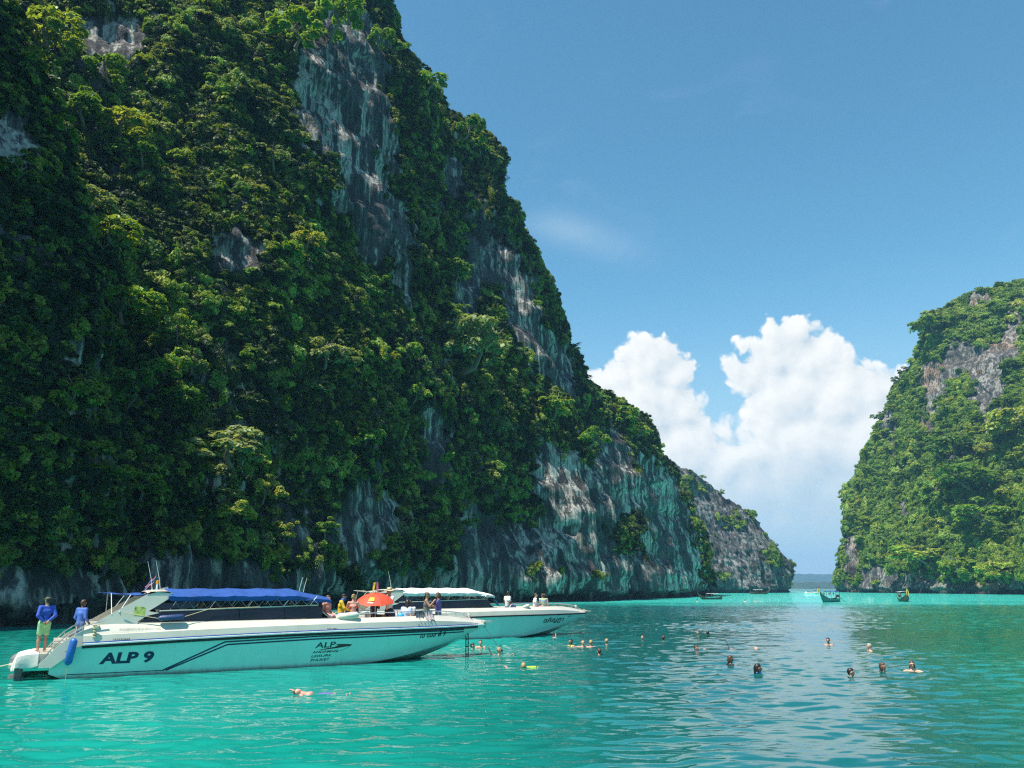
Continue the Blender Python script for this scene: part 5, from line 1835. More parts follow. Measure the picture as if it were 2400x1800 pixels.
def person(loc, rz, J, skin_mat, hair, label, group, name="person", scale=1.0, build=1.0, yaw=0.0, nod=0.0, clothes=(), hair_style="short", legs=True,
           extras=(), h=0.022):
    root = empty(name, loc, rz)
    root.scale = (scale,) * 3
    tag(root, label, "person", group)
    M = head_frame(J, yaw, nod)
    def hp(x, y, z): return np.array(M @ Vector((x, y, z)))
    C = body_caps(J, build, legs)
    # skull, face and jaw
    C += [(hp(0, .012, .035), .082, hp(0, .012, .030), .082), (hp(0, .010, .045), .080, hp(0, -.010, .035), .078), (hp(0, -.030, -.045), .052, hp(0, -.040, -.075), .036), (hp(0, -.055, .010), .045, hp(0, -.050, -.03), .045)]
    caps = [(tuple(c[0]), c[1], tuple(c[2]), c[3]) for c in C]
    me = caps_mesh("body", caps, skin_mat, h=h, k=0.028)
    # finer pieces of the same body: nose, ears, fingers
    mb = MB()
    n0, n1 = hp(0, -.095, .012), hp(0, -.120, -.018)
    mb.tube([n0, n1], [.008, .016], 6)
    for s in (-1, 1):
        mb.ell(hp(s * .083, .012, .005), (.010, .020, .030), 6, 5)
        mb.tube([hp(s * .012, -.098, -.048), hp(s * .0, -.102, -.047)], [.004, .008], 5)
    for s in "lr":
        w = J["w" + s]; d = w - J["e" + s]; d = d / (np.linalg.norm(d) + 1e-9)
        side = np.cross(d, V3(0, 0, 1)) if abs(d[2]) < .9 else V3(1, 0, 0)
        side = side / np.linalg.norm(side)
        curl = np.cross(d, side)
        tip = w + d * .085
        for i, (o, L) in enumerate(((-.028, .060), (-.010, .072), (.009, .068), (.027, .054))):
            p = tip + side * o
            mb.tube([p, p + d * L * .5 + curl * .004, p + d * L * .85 + curl * .020, p + d * L + curl * .032], [.010, .0095, .0085, .006], 5)
        p = w + d * .03 + side * .03
        mb.tube([p, p + side * .022 + d * .03, p + side * .026 + d * .055 + curl * .012], [.012, .011, .008], 5)
    fm = mb.mesh("body_fine", skin_mat)
    bm = bmesh.new(); bm.from_mesh(me); bm.from_mesh(fm); bm.to_mesh(me); bm.free()
    for p in me.polygons: p.use_smooth = True
    bpy.data.meshes.remove(fm)
    body = obj("body", me, root)
    # eyes and brows
    ey = MB()
    for s in (-1, 1): ey.ell(hp(s * .034, -.088, .022), (.013, .008, .007), 6, 5)
    ey.build("eyes", EYEW, root)
    # hair
    if hair is not None:
        hc = [(hp(0, .022, .052), .088, hp(0, .000, .062), .084), (hp(0, .055, .02), .066, hp(0, .05, -.03), .05)]
        if hair_style == "long":
            hc += [(hp(0, .065, 0), .062, hp(.0, .075, -.16), .05), (hp(.06, .03, 0), .036, hp(.075, .03, -.13), .025), (hp(-.06, .03, 0), .036, hp(-.075, .03, -.13), .025)]
        elif hair_style == "bun":
            hc += [(hp(0, .075, .085), .045, hp(0, .085, .10), .045)]
        elif hair_style == "bob":
            hc += [(hp(.055, .03, 0), .045, hp(.07, .02, -.08), .034), (hp(-.055, .03, 0), .045, hp(-.07, .02, -.08), .034), (hp(0, .07, -.02), .055, hp(0, .075, -.09), .045)]
        fwd = np.array(M.to_3x3() @ Vector((0, -1, 0))); upv = np.array(M.to_3x3() @ Vector((0, 0, 1)))
        hc0 = np.array(hp(0, 0, 0))
        def cut(P):
            q = P - hc0
            # keep the face clear
            a, z = q @ fwd, q @ upv
            return np.maximum(a - 0.055 - 0.35 * np.clip(z - 0.05, 0, 1) * 2, (a - 0.015) - 3.0 * np.clip(z - 0.035, 0, 1))
        obj("hair", caps_mesh("hair", [(tuple(c[0]), c[1], tuple(c[2]), c[3]) for c in hc], hair, h=0.018, k=0.02, cut=cut), root)
    for c in clothes: garment(root, J, c, build)
    for e in extras: e(root, hp, J)
    return root

def garment(root, J, spec, b):
    kind, mat = spec[0], spec[1]
    C, cut = [], None
    g = .013
    if kind in ("shirt", "tshirt", "tank", "bikini_top", "dress"):
        top = J["nec"][2] - .035
        if kind == "bikini_top":
            C = [(J["che"] + V3(-.06, -.01, .02), .127 * b, J["che"] + V3(.06, -.01, .02), .127 * b)]
            z0, z1 = J["che"][2] - .06, J["che"][2] + .06
            cut = lambda P: np.maximum(z0 - P[:, 2], P[:, 2] - z1)
        else:
            C = [(J["pel"] + V3(0, .01, 0), .138 * b, J["che"] - V3(0, 0, .12), .128 * b), (J["che"] - V3(0, 0, .12), .128 * b, J["che"], .138 * b),
                 (J["che"] + V3(-.06, 0, .04), .127 * b, J["che"] + V3(.06, 0, .04), .127 * b)]
            if kind != "tank":
                C += [(J["sl"] * .8 + J["nec"] * .2 - V3(0, 0, .025), .076 * b, J["sr"] * .8 + J["nec"] * .2 - V3(0, 0, .025), .076 * b)]
            for s in "lr":
                if kind == "shirt":
                    C += [(J["s" + s], .072 * b, J["e" + s], .057 * b), (J["e" + s], .057 * b, J["w" + s], .042)]
                elif kind in ("tshirt",):
                    C += [(J["s" + s], .072 * b, J["s" + s] * .45 + J["e" + s] * .55, .066 * b)]
            if kind == "dress" and "kl" in J:
                C += [(J["pel"], .145 * b, (J["kl"] + J["kr"]) / 2 + V3(0, 0, .1), .17 * b)]
            tt = top
            cut = lambda P: P[:, 2] - (tt + 0.05)
    elif kind in ("shorts", "trousers", "bikini_bottom"):
        C = [(J["pel"] + V3(0, .01, .03), .137 * b, J["pel"] + V3(0, .01, -.03), .137 * b)]
        f = {"shorts": .78, "trousers": 1.0, "bikini_bottom": .10}[kind]
        for s in "lr":
            C += [(J["h" + s], .107 * b, J["h" + s] * (1 - f) + J["k" + s] * f, (.090 if f > .5 else .10) * b)]
            if kind == "trousers": C += [(J["k" + s], .076 * b, J["a" + s] + V3(0, 0, .03), .055)]
        zz = J["pel"][2] + .07
        cut = lambda P: P[:, 2] - zz
    elif kind == "vest":
        C = [(J["che"] + V3(-.07, -.02, -.10), .145, J["che"] + V3(-.07, -.02, .10), .125), (J["che"] + V3(.07, -.02, -.10), .145, J["che"] + V3(.07, -.02, .10), .125),
             (J["nec"] + V3(-.06, .04, 0), .05, J["nec"] + V3(.06, .04, 0), .05)]
    nm = {"shirt": "shirt", "tshirt": "shirt", "tank": "tank_top", "bikini_top": "bikini_top", "dress": "dress", "shorts": "shorts", "trousers": "trousers", "bikini_bottom": "bikini_bottom", "vest": "life_vest"}[kind]
    me = caps_mesh(nm, [(tuple(c[0]), c[1], tuple(c[2]), c[3]) for c in C], mat, h=0.024, k=0.03, cut=cut)
    obj(nm, me, root)

# worn things
def cap_hat(mat):
    def f(root, hp, J):
        mb = MB()
        mb.ell(hp(0, .012, .065), (.096, .104, .072), 12, 8)
        o = mb.build("cap", mat, root)
        v = MB(); v.ell(hp(0, -.115, .060), (.075, .085, .012), 10, 5); v.build("visor", mat, o)
    return f
def straw_hat(mat):
    def f(root, hp, J):
        mb = MB()
        c = Vector(hp(0, .01, .085))
        rings = [(.0, .095), (.05, .094), (.085, .075), (.10, .06), (.098, .01)]
        rows = []
        for (r, z) in ((.21, -.03), (.20, -.012), (.15, -.008), (.105, 0.0), (.098, .05), (.085, .085), (.05, .10), (.002, .102)):
            rows.append([c + Vector((r * math.cos(a), r * math.sin(a), z + .012 * math.sin(3 * a) * (r > .12))) for a in [2 * math.pi * i / 16 for i in range(17)]])
        mb.sheet(rows)
        o = mb.build("straw_hat", mat, root)
        bd = MB()
        bd.tube([c + Vector((.104 * math.cos(a), .104 * math.sin(a), .012)) for a in [2 * math.pi * i / 16 for i in range(17)]], .010, 5)
        bd.build("hat_band", paint("hat_band", (0.05, 0.035, 0.02)), o)
    return f
def mask(mat, snorkel=None):
    def f(root, hp, J):
        mb = MB()
        mb.ell(hp(0, -.100, .018), (.068, .032, .040), 10, 6)
        mb.tube([hp(.085 * math.sin(a), .02 + .085 * -math.cos(a), .022) for a in [0.7 + i * 0.44 for i in range(12)]], .008, 5)
        o = mb.build("diving_mask", mat, root)
        if snorkel:
            t = MB(); t.tube([hp(.02, -.115, -.05), hp(.07, -.10, -.045), hp(.10, -.03, .02), hp(.11, .0, .14), hp(.11, .03, .24)], .011, 6); t.build("snorkel", snorkel, o)
    return f
def sunglasses():
    def f(root, hp, J):
        mb = MB()
        for s in (-1, 1): mb.ell(hp(s * .034, -.098, .020), (.028, .012, .020), 8, 5)
        mb.tube([hp(-.07, -.085, .024), hp(0, -.108, .026), hp(.07, -.085, .024)], .006, 5)
        mb.build("sunglasses", BLACKR, root)
    return f
def neck_scarf(mat):
    def f(root, hp, J):
        obj("neck_scarf", caps_mesh("neck_scarf", [(tuple(hp(0, -.03, -.05)), .072, tuple(hp(0, .01, -.12)), .078)], mat, h=0.02, k=0.02), root)
    return f
STRAW = paint("straw", (0.62, 0.50, 0.30), rough=0.8, var=0.2, scale=40)
def arms(J, **kw):
    for k, v in kw.items(): J[k] = V3(*v)
    return J
SHIRT_BLUE = paint("shirt_royal_blue", (0.020, 0.075, 0.42), rough=0.7, var=0.18, scale=14)
SHIRT_PALEBLUE = paint("shirt_mid_blue", (0.06, 0.15, 0.50), rough=0.7, var=0.15, scale=14)
SHORT_GREEN = paint("shorts_light_green", (0.30, 0.52, 0.24), rough=0.8, var=0.2, scale=12)
YELLOW = paint("shirt_yellow", (0.72, 0.47, 0.02), rough=0.7, var=0.12, scale=14)
RED = paint("bikini_red", (0.70, 0.06, 0.035), rough=0.6, var=0.1)
WHITE_T = paint("shirt_white", (0.72, 0.70, 0.66), rough=0.8, var=0.08)
BLUE_T = paint("blouse_pale_blue", (0.46, 0.55, 0.68), rough=0.8, var=0.1)
GREY_T = paint("tank_grey", (0.16, 0.17, 0.15), rough=0.8, var=0.3, scale=25)
PURPLE_T = paint("shirt_purple", (0.10, 0.08, 0.30), rough=0.8, var=0.15)
BLACK_T = paint("cloth_black", (0.015, 0.015, 0.018), rough=0.7, var=0.2)
PINK_T = paint("shorts_pink", (0.70, 0.16, 0.36), rough=0.7, var=0.15)
LIME = paint("vest_lime", (0.50, 0.72, 0.02), rough=0.6, var=0.08)
DENIM = paint("denim", (0.10, 0.16, 0.30), rough=0.8, var=0.2)
def stripes_mat():
    m, nt, out = new_mat("shirt_striped")
    T = NT(nt)
    tc = T.n("ShaderNodeTexCoord")
    sp = T.n("ShaderNodeSeparateXYZ", {0: tc.outputs["Object"]})
    fr = T.math('FRACT', T.math('MULTIPLY', sp.outputs[2], 5.5))
    c = T.ramp(fr, [(0.0, (0.30, 0.60, 0.10)), (0.25, (0.72, 0.74, 0.70)), (0.45, (0.015, 0.06, 0.10)), (0.70, (0.06, 0.22, 0.42)), (0.86, (0.72, 0.74, 0.70))], 'CONSTANT')
    bs = T.n("ShaderNodeBsdfPrincipled", {"Base Color": c, "Roughness": 0.8})
    T.link(bs.outputs[0], out.inputs[0])
    return m
STRIPED = stripes_mat()

def on_boat(b_loc, b_rz, x, y, z):
    c, s = math.cos(b_rz), math.sin(b_rz)
    return Vector((b_loc.x + c * x - s * y, b_loc.y + s * x + c * y, z))
def b1(x, y, z): return on_boat(B1_LOC, B1_RZ, x, y, z)
def b2(x, y, z): return on_boat(B2_LOC, B2_RZ, x, y, z)

# ---- crew on the stern of the nearer boat
GC = "crew standing on the nearer boat's stern"
J = base_joints("stand")
arms(J, el=(-.26, .12, 1.14), er=(.26, .12, 1.14), wl=(-.08, .17, .98), wr=(.10, .18, .96))
person(b1(-0.70, -0.55, 0.715), R(-165 + 30), J, TAN_SKIN, HAIR_BLACK, "man in blue long sleeved shirt, green shorts and cap on the swim platform", GC,
       scale=0.93, clothes=(("shirt", SHIRT_BLUE), ("shorts", SHORT_GREEN)), extras=(cap_hat(paint("cap_olive", (0.10, 0.10, 0.06), rough=0.8)),), yaw=0.35, h=0.018)
J = base_joints("stand")
arms(J, wl=(-.20, -.12, .98), wr=(.20, -.12, .98))
person(b1(0.30, 0.30, 0.66), R(180 - 20), J, BROWN_SKIN, HAIR_BROWN, "bare headed man in blue shirt standing inside the stern", GC,
       scale=0.90, clothes=(("shirt", SHIRT_PALEBLUE), ("trousers", DENIM)), h=0.018)

# ---- passengers on the nearer boat's bow
GP = "passengers on the nearer boat's bow"
J = base_joints("sit"); arms(J, wl=(-.12, -.36, .16), wr=(.12, -.36, .16))
person(b1(8.40, 0.55, 1.45), R(60), J, PINK_SKIN, HAIR_BROWN, "bare shouldered person sitting between canopy and yellow shirt", GP, clothes=(("shorts", DENIM),), scale=0.95)
J = base_joints("stand"); arms(J, el=(-.24, -.10, 1.16), er=(.24, -.10, 1.16), wl=(-.10, -.30, 1.08), wr=(.12, -.30, 1.06)); J["hed"] = V3(0, -.07, 1.58)
person(b1(8.68, -0.30, 0.80), R(105), J, TAN_SKIN, HAIR_BLACK, "man in yellow shirt with blue neck scarf beside the windscreen", GP, clothes=(("shirt", YELLOW), ("shorts", DENIM)), scale=0.92,
       extras=(cap_hat(BLACK_T), neck_scarf(SHIRT_PALEBLUE)), nod=0.2)
J = base_joints("stand"); arms(J, el=(-.25, -.12, 1.20), er=(.25, -.10, 1.20), wl=(-.10, -.24, 1.34), wr=(.14, -.24, 1.30))
person(b1(9.06, -0.50, 0.80), R(195), J, PINK_SKIN, HAIR_BLOND, "blonde woman in red bikini standing left of the red umbrella", GP, clothes=(("bikini_top", RED), ("bikini_bottom", RED)), scale=0.90, hair_style="bun", build=0.92)
J = base_joints("sit"); arms(J, er=(.20, -.12, .42), wr=(.10, -.20, .56))
person(b1(10.20, 0.35, 1.43), R(80), J, BROWN_SKIN, HAIR_BLACK, "dark haired person seated in the shade of the red umbrella", GP, clothes=(("tshirt", DARKIN), ("shorts", BLACK_T)), scale=0.95)
J = base_joints("stand"); arms(J, el=(-.26, -.08, 1.24), er=(.26, -.12, 1.20), wl=(-.16, -.26, 1.40), wr=(.05, -.30, 1.30))
person(b1(10.72, 0.15, 0.86), R(-40), J, TAN_SKIN, HAIR_BROWN, "man in straw hat and white shirt standing behind the red umbrella", GP, clothes=(("tshirt", WHITE_T), ("shorts", BLACK_T)), scale=0.98, extras=(straw_hat(STRAW),))
J = base_joints("sit"); arms(J, wl=(-.12, -.34, .18), wr=(.10, -.30, .16))
person(b1(11.15, -0.60, 1.25), R(150), J, LIGHT_SKIN, HAIR_BLACK, "long haired woman in pale blue blouse sitting at the rail", GP, clothes=(("tshirt", BLUE_T), ("shorts", WHITE_T)), hair_style="long", yaw=0.7, nod=0.25)
J = base_joints("stand"); arms(J, el=(-.22, -.16, 1.18), er=(.22, -.16, 1.18), wl=(-.07, -.30, 1.38), wr=(.07, -.30, 1.38))
person(b1(12.10, -0.30, 0.80), R(88), J, TAN_SKIN, HAIR_BROWN, "woman in grey tank top holding a camera up to her face", GP, clothes=(("tank", GREY_T), ("shorts", BLACK_T)), scale=0.93, hair_style="bun", nod=0.25)
J = base_joints("stand"); arms(J, el=(-.22, -.18, 1.14), er=(.22, -.18, 1.14), wl=(-.08, -.36, 1.20), wr=(.08, -.36, 1.22))
person(b1(12.68, -0.12, 0.80), R(-85), J, TAN_SKIN, HAIR_BROWN, "woman in purple shirt facing the woman with the camera", GP, clothes=(("tshirt", PURPLE_T), ("shorts", DENIM)), scale=0.93, hair_style="bob", nod=0.3)
# silhouettes inside the nearer cabin
GI = "passengers inside the nearer boat's cabin"
for (x, y, c, lab) in ((3.70, -0.85, ORANGE, "passenger in orange vest behind the nearer boat's aft window gap"), (5.55, 0.70, DARKIN, "passenger in dark shirt deep inside the nearer boat's cabin")):
    J = base_joints("sit")
    person(b1(x, y, 1.34), R(90), J, TAN_SKIN, HAIR_BLACK, lab, GI, clothes=(("tshirt", c),), scale=0.92, h=0.026)

# ---- people on the farther boat's bow
GF = "passengers on the farther boat's bow"
J = base_joints("sit"); arms(J, er=(.30, -.02, .36), wr=(.36, -.14, .10))
person(b2(9.05, -0.75, 1.50), R(130), J, BROWN_SKIN, HAIR_BLACK, "man in white T-shirt leaning on the farther boat's deck", GF, clothes=(("tshirt", WHITE_T), ("shorts", DENIM)), scale=1.0, yaw=0.5)
J = base_joints("sit"); arms(J, wr=(.06, -.30, .36), er=(.2, -.1, .36))
person(b2(11.10, -0.35, 1.42), R(100), J, LIGHT_SKIN, HAIR_BROWN, "person in white top and pink shorts on the farther boat", GF, clothes=(("tshirt", WHITE_T), ("shorts", PINK_T)), scale=0.95)
J = base_joints("sit")
person(b2(11.55, -0.40, 1.42), R(200), J, TAN_SKIN, HAIR_BROWN, "boy in green and blue striped shirt seen from behind", GF, clothes=(("tshirt", STRIPED), ("shorts", DENIM)), scale=0.92)
J = base_joints("sit")
person(b2(11.85, -0.10, 1.42), R(170), J, LIGHT_SKIN, HAIR_BROWN, "bare armed person in white right of the striped boy", GF, clothes=(("tank", WHITE_T), ("shorts", WHITE_T)), scale=0.92, hair_style="bob")

J = base_joints("sit"); arms(J, wl=(-.10, -.30, .30), wr=(.10, -.30, .30))
person(b2(9.9, 0.55, 1.30), R(120), J, TAN_SKIN, HAIR_BLACK, "dark haired person in dark shirt low behind the farther boat's coaming", GF, clothes=(("tshirt", DARKIN), ("shorts", DENIM)), scale=0.95)
J = base_joints("sit"); arms(J, wl=(-.10, -.30, .30), wr=(.10, -.30, .30))
person(b1(9.45, 0.75, 1.25), R(200), J, TAN_SKIN, HAIR_BLACK, "person in navy shirt sitting on the far bench left of the umbrella", GP, clothes=(("tshirt", NAVY), ("shorts", DENIM)), scale=0.95)
J = base_joints("sit"); arms(J, wl=(-.10, -.30, .30), wr=(.10, -.30, .30))
person(b1(11.75, 0.55, 1.25), R(190), J, LIGHT_SKIN, HAIR_BROWN, "person in white shirt sitting on the far bench behind the camera woman", GP, clothes=(("tshirt", WHITE_T), ("shorts", DENIM)), scale=0.95, hair_style="bob")
# ------------------------------------------------------------------ swimmers
GS = "swimmers in the lagoon"
def swimmer(px, py, face, skin_mat, hair, label, style="short", lift=0.0, clothes=(), extras=(), arm="out", yaw=0.0, nod=0.0, size=0.97, back=False):
    """face: compass turn in degrees, 0 looks at the camera"""
    p = on_water(px, py)
    J = base_joints("swim")
    for k in J: J[k] = J[k] + V3(0, 0, lift - 0.03)
    z = J["sl"][2]
    if arm == "out":
        arms(J, el=(-.38, -.12, min(z - .06, -.06)), er=(.38, -.12, min(z - .06, -.06)), wl=(-.52, -.28, -.08), wr=(.52, -.28, -.08))
    elif arm == "left":
        arms(J, el=(-.38, -.04, z - .01), wl=(-.56, -.12, -.03), er=(.30, -.05, -.2), wr=(.40, -.2, -.2))
    elif arm == "right":
        arms(J, er=(.38, -.04, z - .01), wr=(.56, -.12, -.03), el=(-.30, -.05, -.2), wl=(-.40, -.2, -.2))
    elif arm == "up":
        arms(J, el=(-.36, -.06, .02), wl=(-.46, -.10, .20), er=(.36, -.1, -.1), wr=(.42, -.3, .0))
    else:
        arms(J, el=(-.25, -.10, -.32), er=(.25, -.10, -.32), wl=(-.15, -.3, -.25), wr=(.15, -.3, -.25))
    ang = math.atan2(p.x, p.y)
    return person((p.x, p.y, 0.0), R(face) - ang, J, skin_mat, hair, label, GS, scale=size, clothes=clothes, extras=extras, legs=False, hair_style=style, yaw=yaw, nod=nod, h=0.024)

MASKB = paint("mask_black", (0.02, 0.02, 0.024), rough=0.3)
MASKW = paint("mask_clear_blue", (0.25, 0.42, 0.62), rough=0.2)
SNORK = paint("snorkel_white", (0.75, 0.75, 0.72), rough=0.4)
swimmer(1107, 1520, 60, LIGHT_SKIN, HAIR_BLACK, "dark haired swimmer right beside the boarding ladder", arm="down", yaw=0.4, lift=0.02)
swimmer(1126, 1519, 0, LIGHT_SKIN, HAIR_BROWN, "smiling man with wet shoulders next to the ladder swimmer", lift=0.14, arm="down")
swimmer(1170, 1534, 20, PINK_SKIN, HAIR_BLOND, "blonde swimmer with one arm raised and a diving mask in front", arm="up", lift=0.06, extras=(mask(MASKB, MASKB),), yaw=0.9)
swimmer(1227, 1565, 180, PINK_SKIN, HAIR_BLOND, "sunburnt head low in the water with a lime float", arm="right", lift=-0.06)
swimmer(1298, 1500, 30, LIGHT_SKIN, HAIR_BROWN, "swimmer with a blue mask just off the farther boat's bow", extras=(mask(MASKW, SNORK),), arm="down")
swimmer(1338, 1514, -40, TAN_SKIN, HAIR_BLACK, "dark haired swimmer in a lime vest at the left of a row of four", style="bob", clothes=(("vest", LIME),), arm="down", lift=0.10)
swimmer(1366, 1515, 20, LIGHT_SKIN, HAIR_BROWN, "swimmer with head turned up, second in the row of four", arm="left", lift=0.08, nod=-0.3)
swimmer(1385, 1515, 175, PINK_SKIN, HAIR_BLOND, "fair head seen from behind, third in the row of four", arm="right", lift=0.06)
swimmer(1422, 1512, 160, LIGHT_SKIN, HAIR_BLOND, "pale blond head at the right end of the row of four", arm="left", lift=0.07)
swimmer(1405, 1536, 200, PINK_SKIN, HAIR_BROWN, "brown haired swimmer alone in front of the row of four", arm="left", lift=0.05)
swimmer(1507, 1500, -30, LIGHT_SKIN, HAIR_BROWN, "left of two small heads behind the vest swimmer", arm="down", lift=0.03)
swimmer(1555, 1500, 150, TAN_SKIN, HAIR_BROWN, "small lone brown head halfway between the couples", arm="down", lift=0.0)
swimmer(1638, 1488, -60, LIGHT_SKIN, HAIR_BROWN, "fair faced head of the far couple in front of the longtail", arm="down", lift=0.03)
swimmer(1659, 1488, 180, TAN_SKIN, HAIR_BLACK, "black haired head of the far couple in front of the longtail", arm="down")
swimmer(1632, 1524, 70, PINK_SKIN, HAIR_BROWN, "swimmer lying forward in a lime vest in the middle of the lagoon", clothes=(("vest", LIME),), arm="right", lift=-0.02)
swimmer(1942, 1511, -10, TAN_SKIN, HAIR_BLACK, "man facing the shore boats with his whole neck out of the water", arm="down", lift=0.10)
swimmer(2039, 1525, -70, LIGHT_SKIN, HAIR_GREY, "grey haired man in profile near the right side", arm="down", lift=0.08)
swimmer(1712, 1560, 115, TAN_SKIN, HAIR_BROWN, "brown haired swimmer in a black top turned to the right", style="bob", clothes=(("tshirt", BLACK_T),), arm="down", lift=0.12)
swimmer(1776, 1579, 105, TAN_SKIN, HAIR_BLACK, "swimmer with large mass of dark hair and a blue strap", style="long", arm="down", lift=0.04, size=1.12, extras=(lambda root, hp, J: obj("hair_strap", caps_mesh("hair_strap", [(tuple(hp(-.06, .05, -.10)), .03, tuple(hp(-.02, -.06, -.10)), .028)], paint("strap_blue", (0.08, 0.25, 0.6)), h=0.014), root),))
swimmer(1994, 1586, 100, PINK_SKIN, HAIR_BLACK, "black haired woman swimming with bare shoulders at the surface", arm="right", lift=0.03)
swimmer(2069, 1574, 65, TAN_SKIN, HAIR_BROWN, "brown haired swimmer with a black vest on the back", clothes=(("vest", BLACK_T),), style="bob", arm="down", lift=0.06)
swimmer(2139, 1572, 5, LIGHT_SKIN, HAIR_BROWN, "woman in dark sunglasses facing the camera at the right", extras=(sunglasses(),), arm="out", lift=0.09, style="bob")
# tiny heads far off by the longtails
swimmer(1634, 1409, 160, TAN_SKIN, HAIR_BLACK, "tiny far head below the left longtail", arm="down", lift=0.1, size=1.15)
swimmer(1746, 1409.5, 160, PINK_SKIN, HAIR_BROWN, "tiny far head in the open left of the ribboned longtail", arm="down", lift=0.1, size=1.15)
swimmer(1770, 1409.5, 20, PINK_SKIN, HAIR_BROWN, "tiny far head nearest the ribboned longtail", arm="down", lift=0.1, size=1.15)

# ---- lying on the water
def floater(px, py, rz, label, back=True):
    p = on_water(px, py)
    J = dict(pel=V3(0, .62, -.08), che=V3(0, .33, -.065), nec=V3(0, .10, -.01), hed=V3(0, -.05, .06), sl=V3(-.185, .16, .0), sr=V3(.185, .16, .0),
             el=V3(-.36, -.02, .0), er=V3(.36, .20, -.04), wl=V3(-.34, -.26, .06), wr=V3(.50, .36, -.06),
             hl=V3(-.09, .64, -.06), hr=V3(.09, .64, -.06), kl=V3(-.13, 1.04, -.03), kr=V3(.13, 1.04, -.02), al=V3(-.16, 1.42, -.06), ar=V3(.16, 1.42, -.04), tl=V3(-.16, 1.50, .03), tr=V3(.16, 1.50, .05))
    root = empty("person", (p.x, p.y, -0.02), rz)
    root.scale = (0.86,) * 3
    tag(root, label, "person", GS)
    C = body_caps(J, 1.0, True)
    C += [((0, -.05, .06), .085, (0, -.05, .06), .085), ((0, -.03, .10), .06, (0, .02, .10), .05)]
    me = caps_mesh("body", [(tuple(c[0]), c[1], tuple(c[2]), c[3]) for c in C], PINK_SKIN, h=0.022, k=0.028)
    mb = MB()
    mb.tube([(0, -.06, .155), (0, -.03, .175)], [.008, .016], 6)
    for s, w, d in ((-1, J["wl"], V3(.1, -.9, .3)), (1, J["wr"], V3(.6, .7, -.2))):
        d = d / np.linalg.norm(d); sd = V3(d[1], -d[0], 0); sd = sd / np.linalg.norm(sd)
        for o, L in ((-.028, .060), (-.010, .072), (.009, .068), (.027, .054), (.045, .035)):
            q = w + d * .08 + sd * o
            mb.tube([q, q + d * L * .5 + V3(0, 0, .006), q + d * L], [.010, .009, .006], 5)
    fm = mb.mesh("fine", PINK_SKIN)
    bm = bmesh.new(); bm.from_mesh(me); bm.from_mesh(fm); bm.to_mesh(me); bm.free()
    for q in me.polygons: q.use_smooth = True
    obj("body", me, root)
    obj("hair", caps_mesh("hair", [((0, -.085, .05), .078, (0, -.075, .045), .08)], HAIR_BROWN, h=0.018, k=0.02, cut=lambda P: P[:, 1] + 0.045), root)
    garment(root, J, ("shorts_flat", paint("shorts_violet", (0.12, 0.11, 0.32), rough=0.7)), 1.0) if False else None
    c = []
    for s in "lr": c.append((tuple(J["h" + s]), .11, tuple(J["h" + s] * .2 + J["k" + s] * .8), .09))
    obj("shorts", caps_mesh("shorts", c, paint("shorts_violet", (0.12, 0.11, 0.32), rough=0.7), h=0.024, k=0.04), root)
    return root
floater(700, 1626, R(-94), "man in violet shorts floating on his back below the company name")

def snorkeller(px, py):
    p = on_water(px, py)
    root = empty("person", (p.x, p.y, -0.06), R(80))
    tag(root, "snorkeller face down with one black fin sticking out of the water", "person", GS)
    J = dict(pel=V3(0, .62, -.05), che=V3(0, .33, -.05), nec=V3(0, .10, -.06), hed=V3(0, -.08, -.02), sl=V3(-.185, .16, -.05), sr=V3(.185, .16, -.05),
             el=V3(-.30, -.12, -.05), er=V3(.36, .20, -.10), wl=V3(-.24, -.38, .0), wr=V3(.40, .40, -.12),
             hl=V3(-.09, .64, -.06), hr=V3(.09, .64, -.06), kl=V3(-.12, 1.04, -.06), kr=V3(.13, 1.04, -.12), al=V3(-.12, 1.42, .02), ar=V3(.16, 1.40, -.3), tl=V3(-.12, 1.50, .08), tr=V3(.16, 1.5, -.35))
    C = body_caps(J, 1.0, True) + [((0, -.08, -.02), .088, (0, -.06, -.02), .085)]
    obj("body", caps_mesh("body", [(tuple(c[0]), c[1], tuple(c[2]), c[3]) for c in C], PINK_SKIN, h=0.024, k=0.03), root)
    obj("hair", caps_mesh("hair", [((0, -.06, .0), .088, (0, -.03, -.0), .085)], HAIR_BROWN, h=0.02, k=0.02), root)
    mb = MB()
    rows = []
    for t in np.linspace(0, 1, 7):
        w = 0.07 + 0.07 * t
        c = Vector((-.12, 1.46 + 0.22 * t, 0.02 + 0.52 * t - 0.10 * t * t))
        rows.append([c + Vector((-w, 0, 0)), c + Vector((-w * .5, .012, .012)), c + Vector((w * .5, .012, .012)), c + Vector((w, 0, 0))])
    mb.sheet(rows)
    mb.sheet([[q + Vector((0, .02, -.01)) for q in r] for r in rows])
    f = mb.build("swim_fin", BLACKR, root)
    V, F = text_faces("L", 0.16, 0.0, 0.01)
    t = MB(); t.add([Vector((-.12 + v[0] - .05, 1.555 + 0.22 * (v[1] + .12) * 1.4, 0.30 + v[1] * 0.9)) + Vector((0, -.03, .02)) for v in V], F)
    t.build("fin_mark", SNORK, f, smooth=False, weld=0)
snorkeller(1790, 1519)
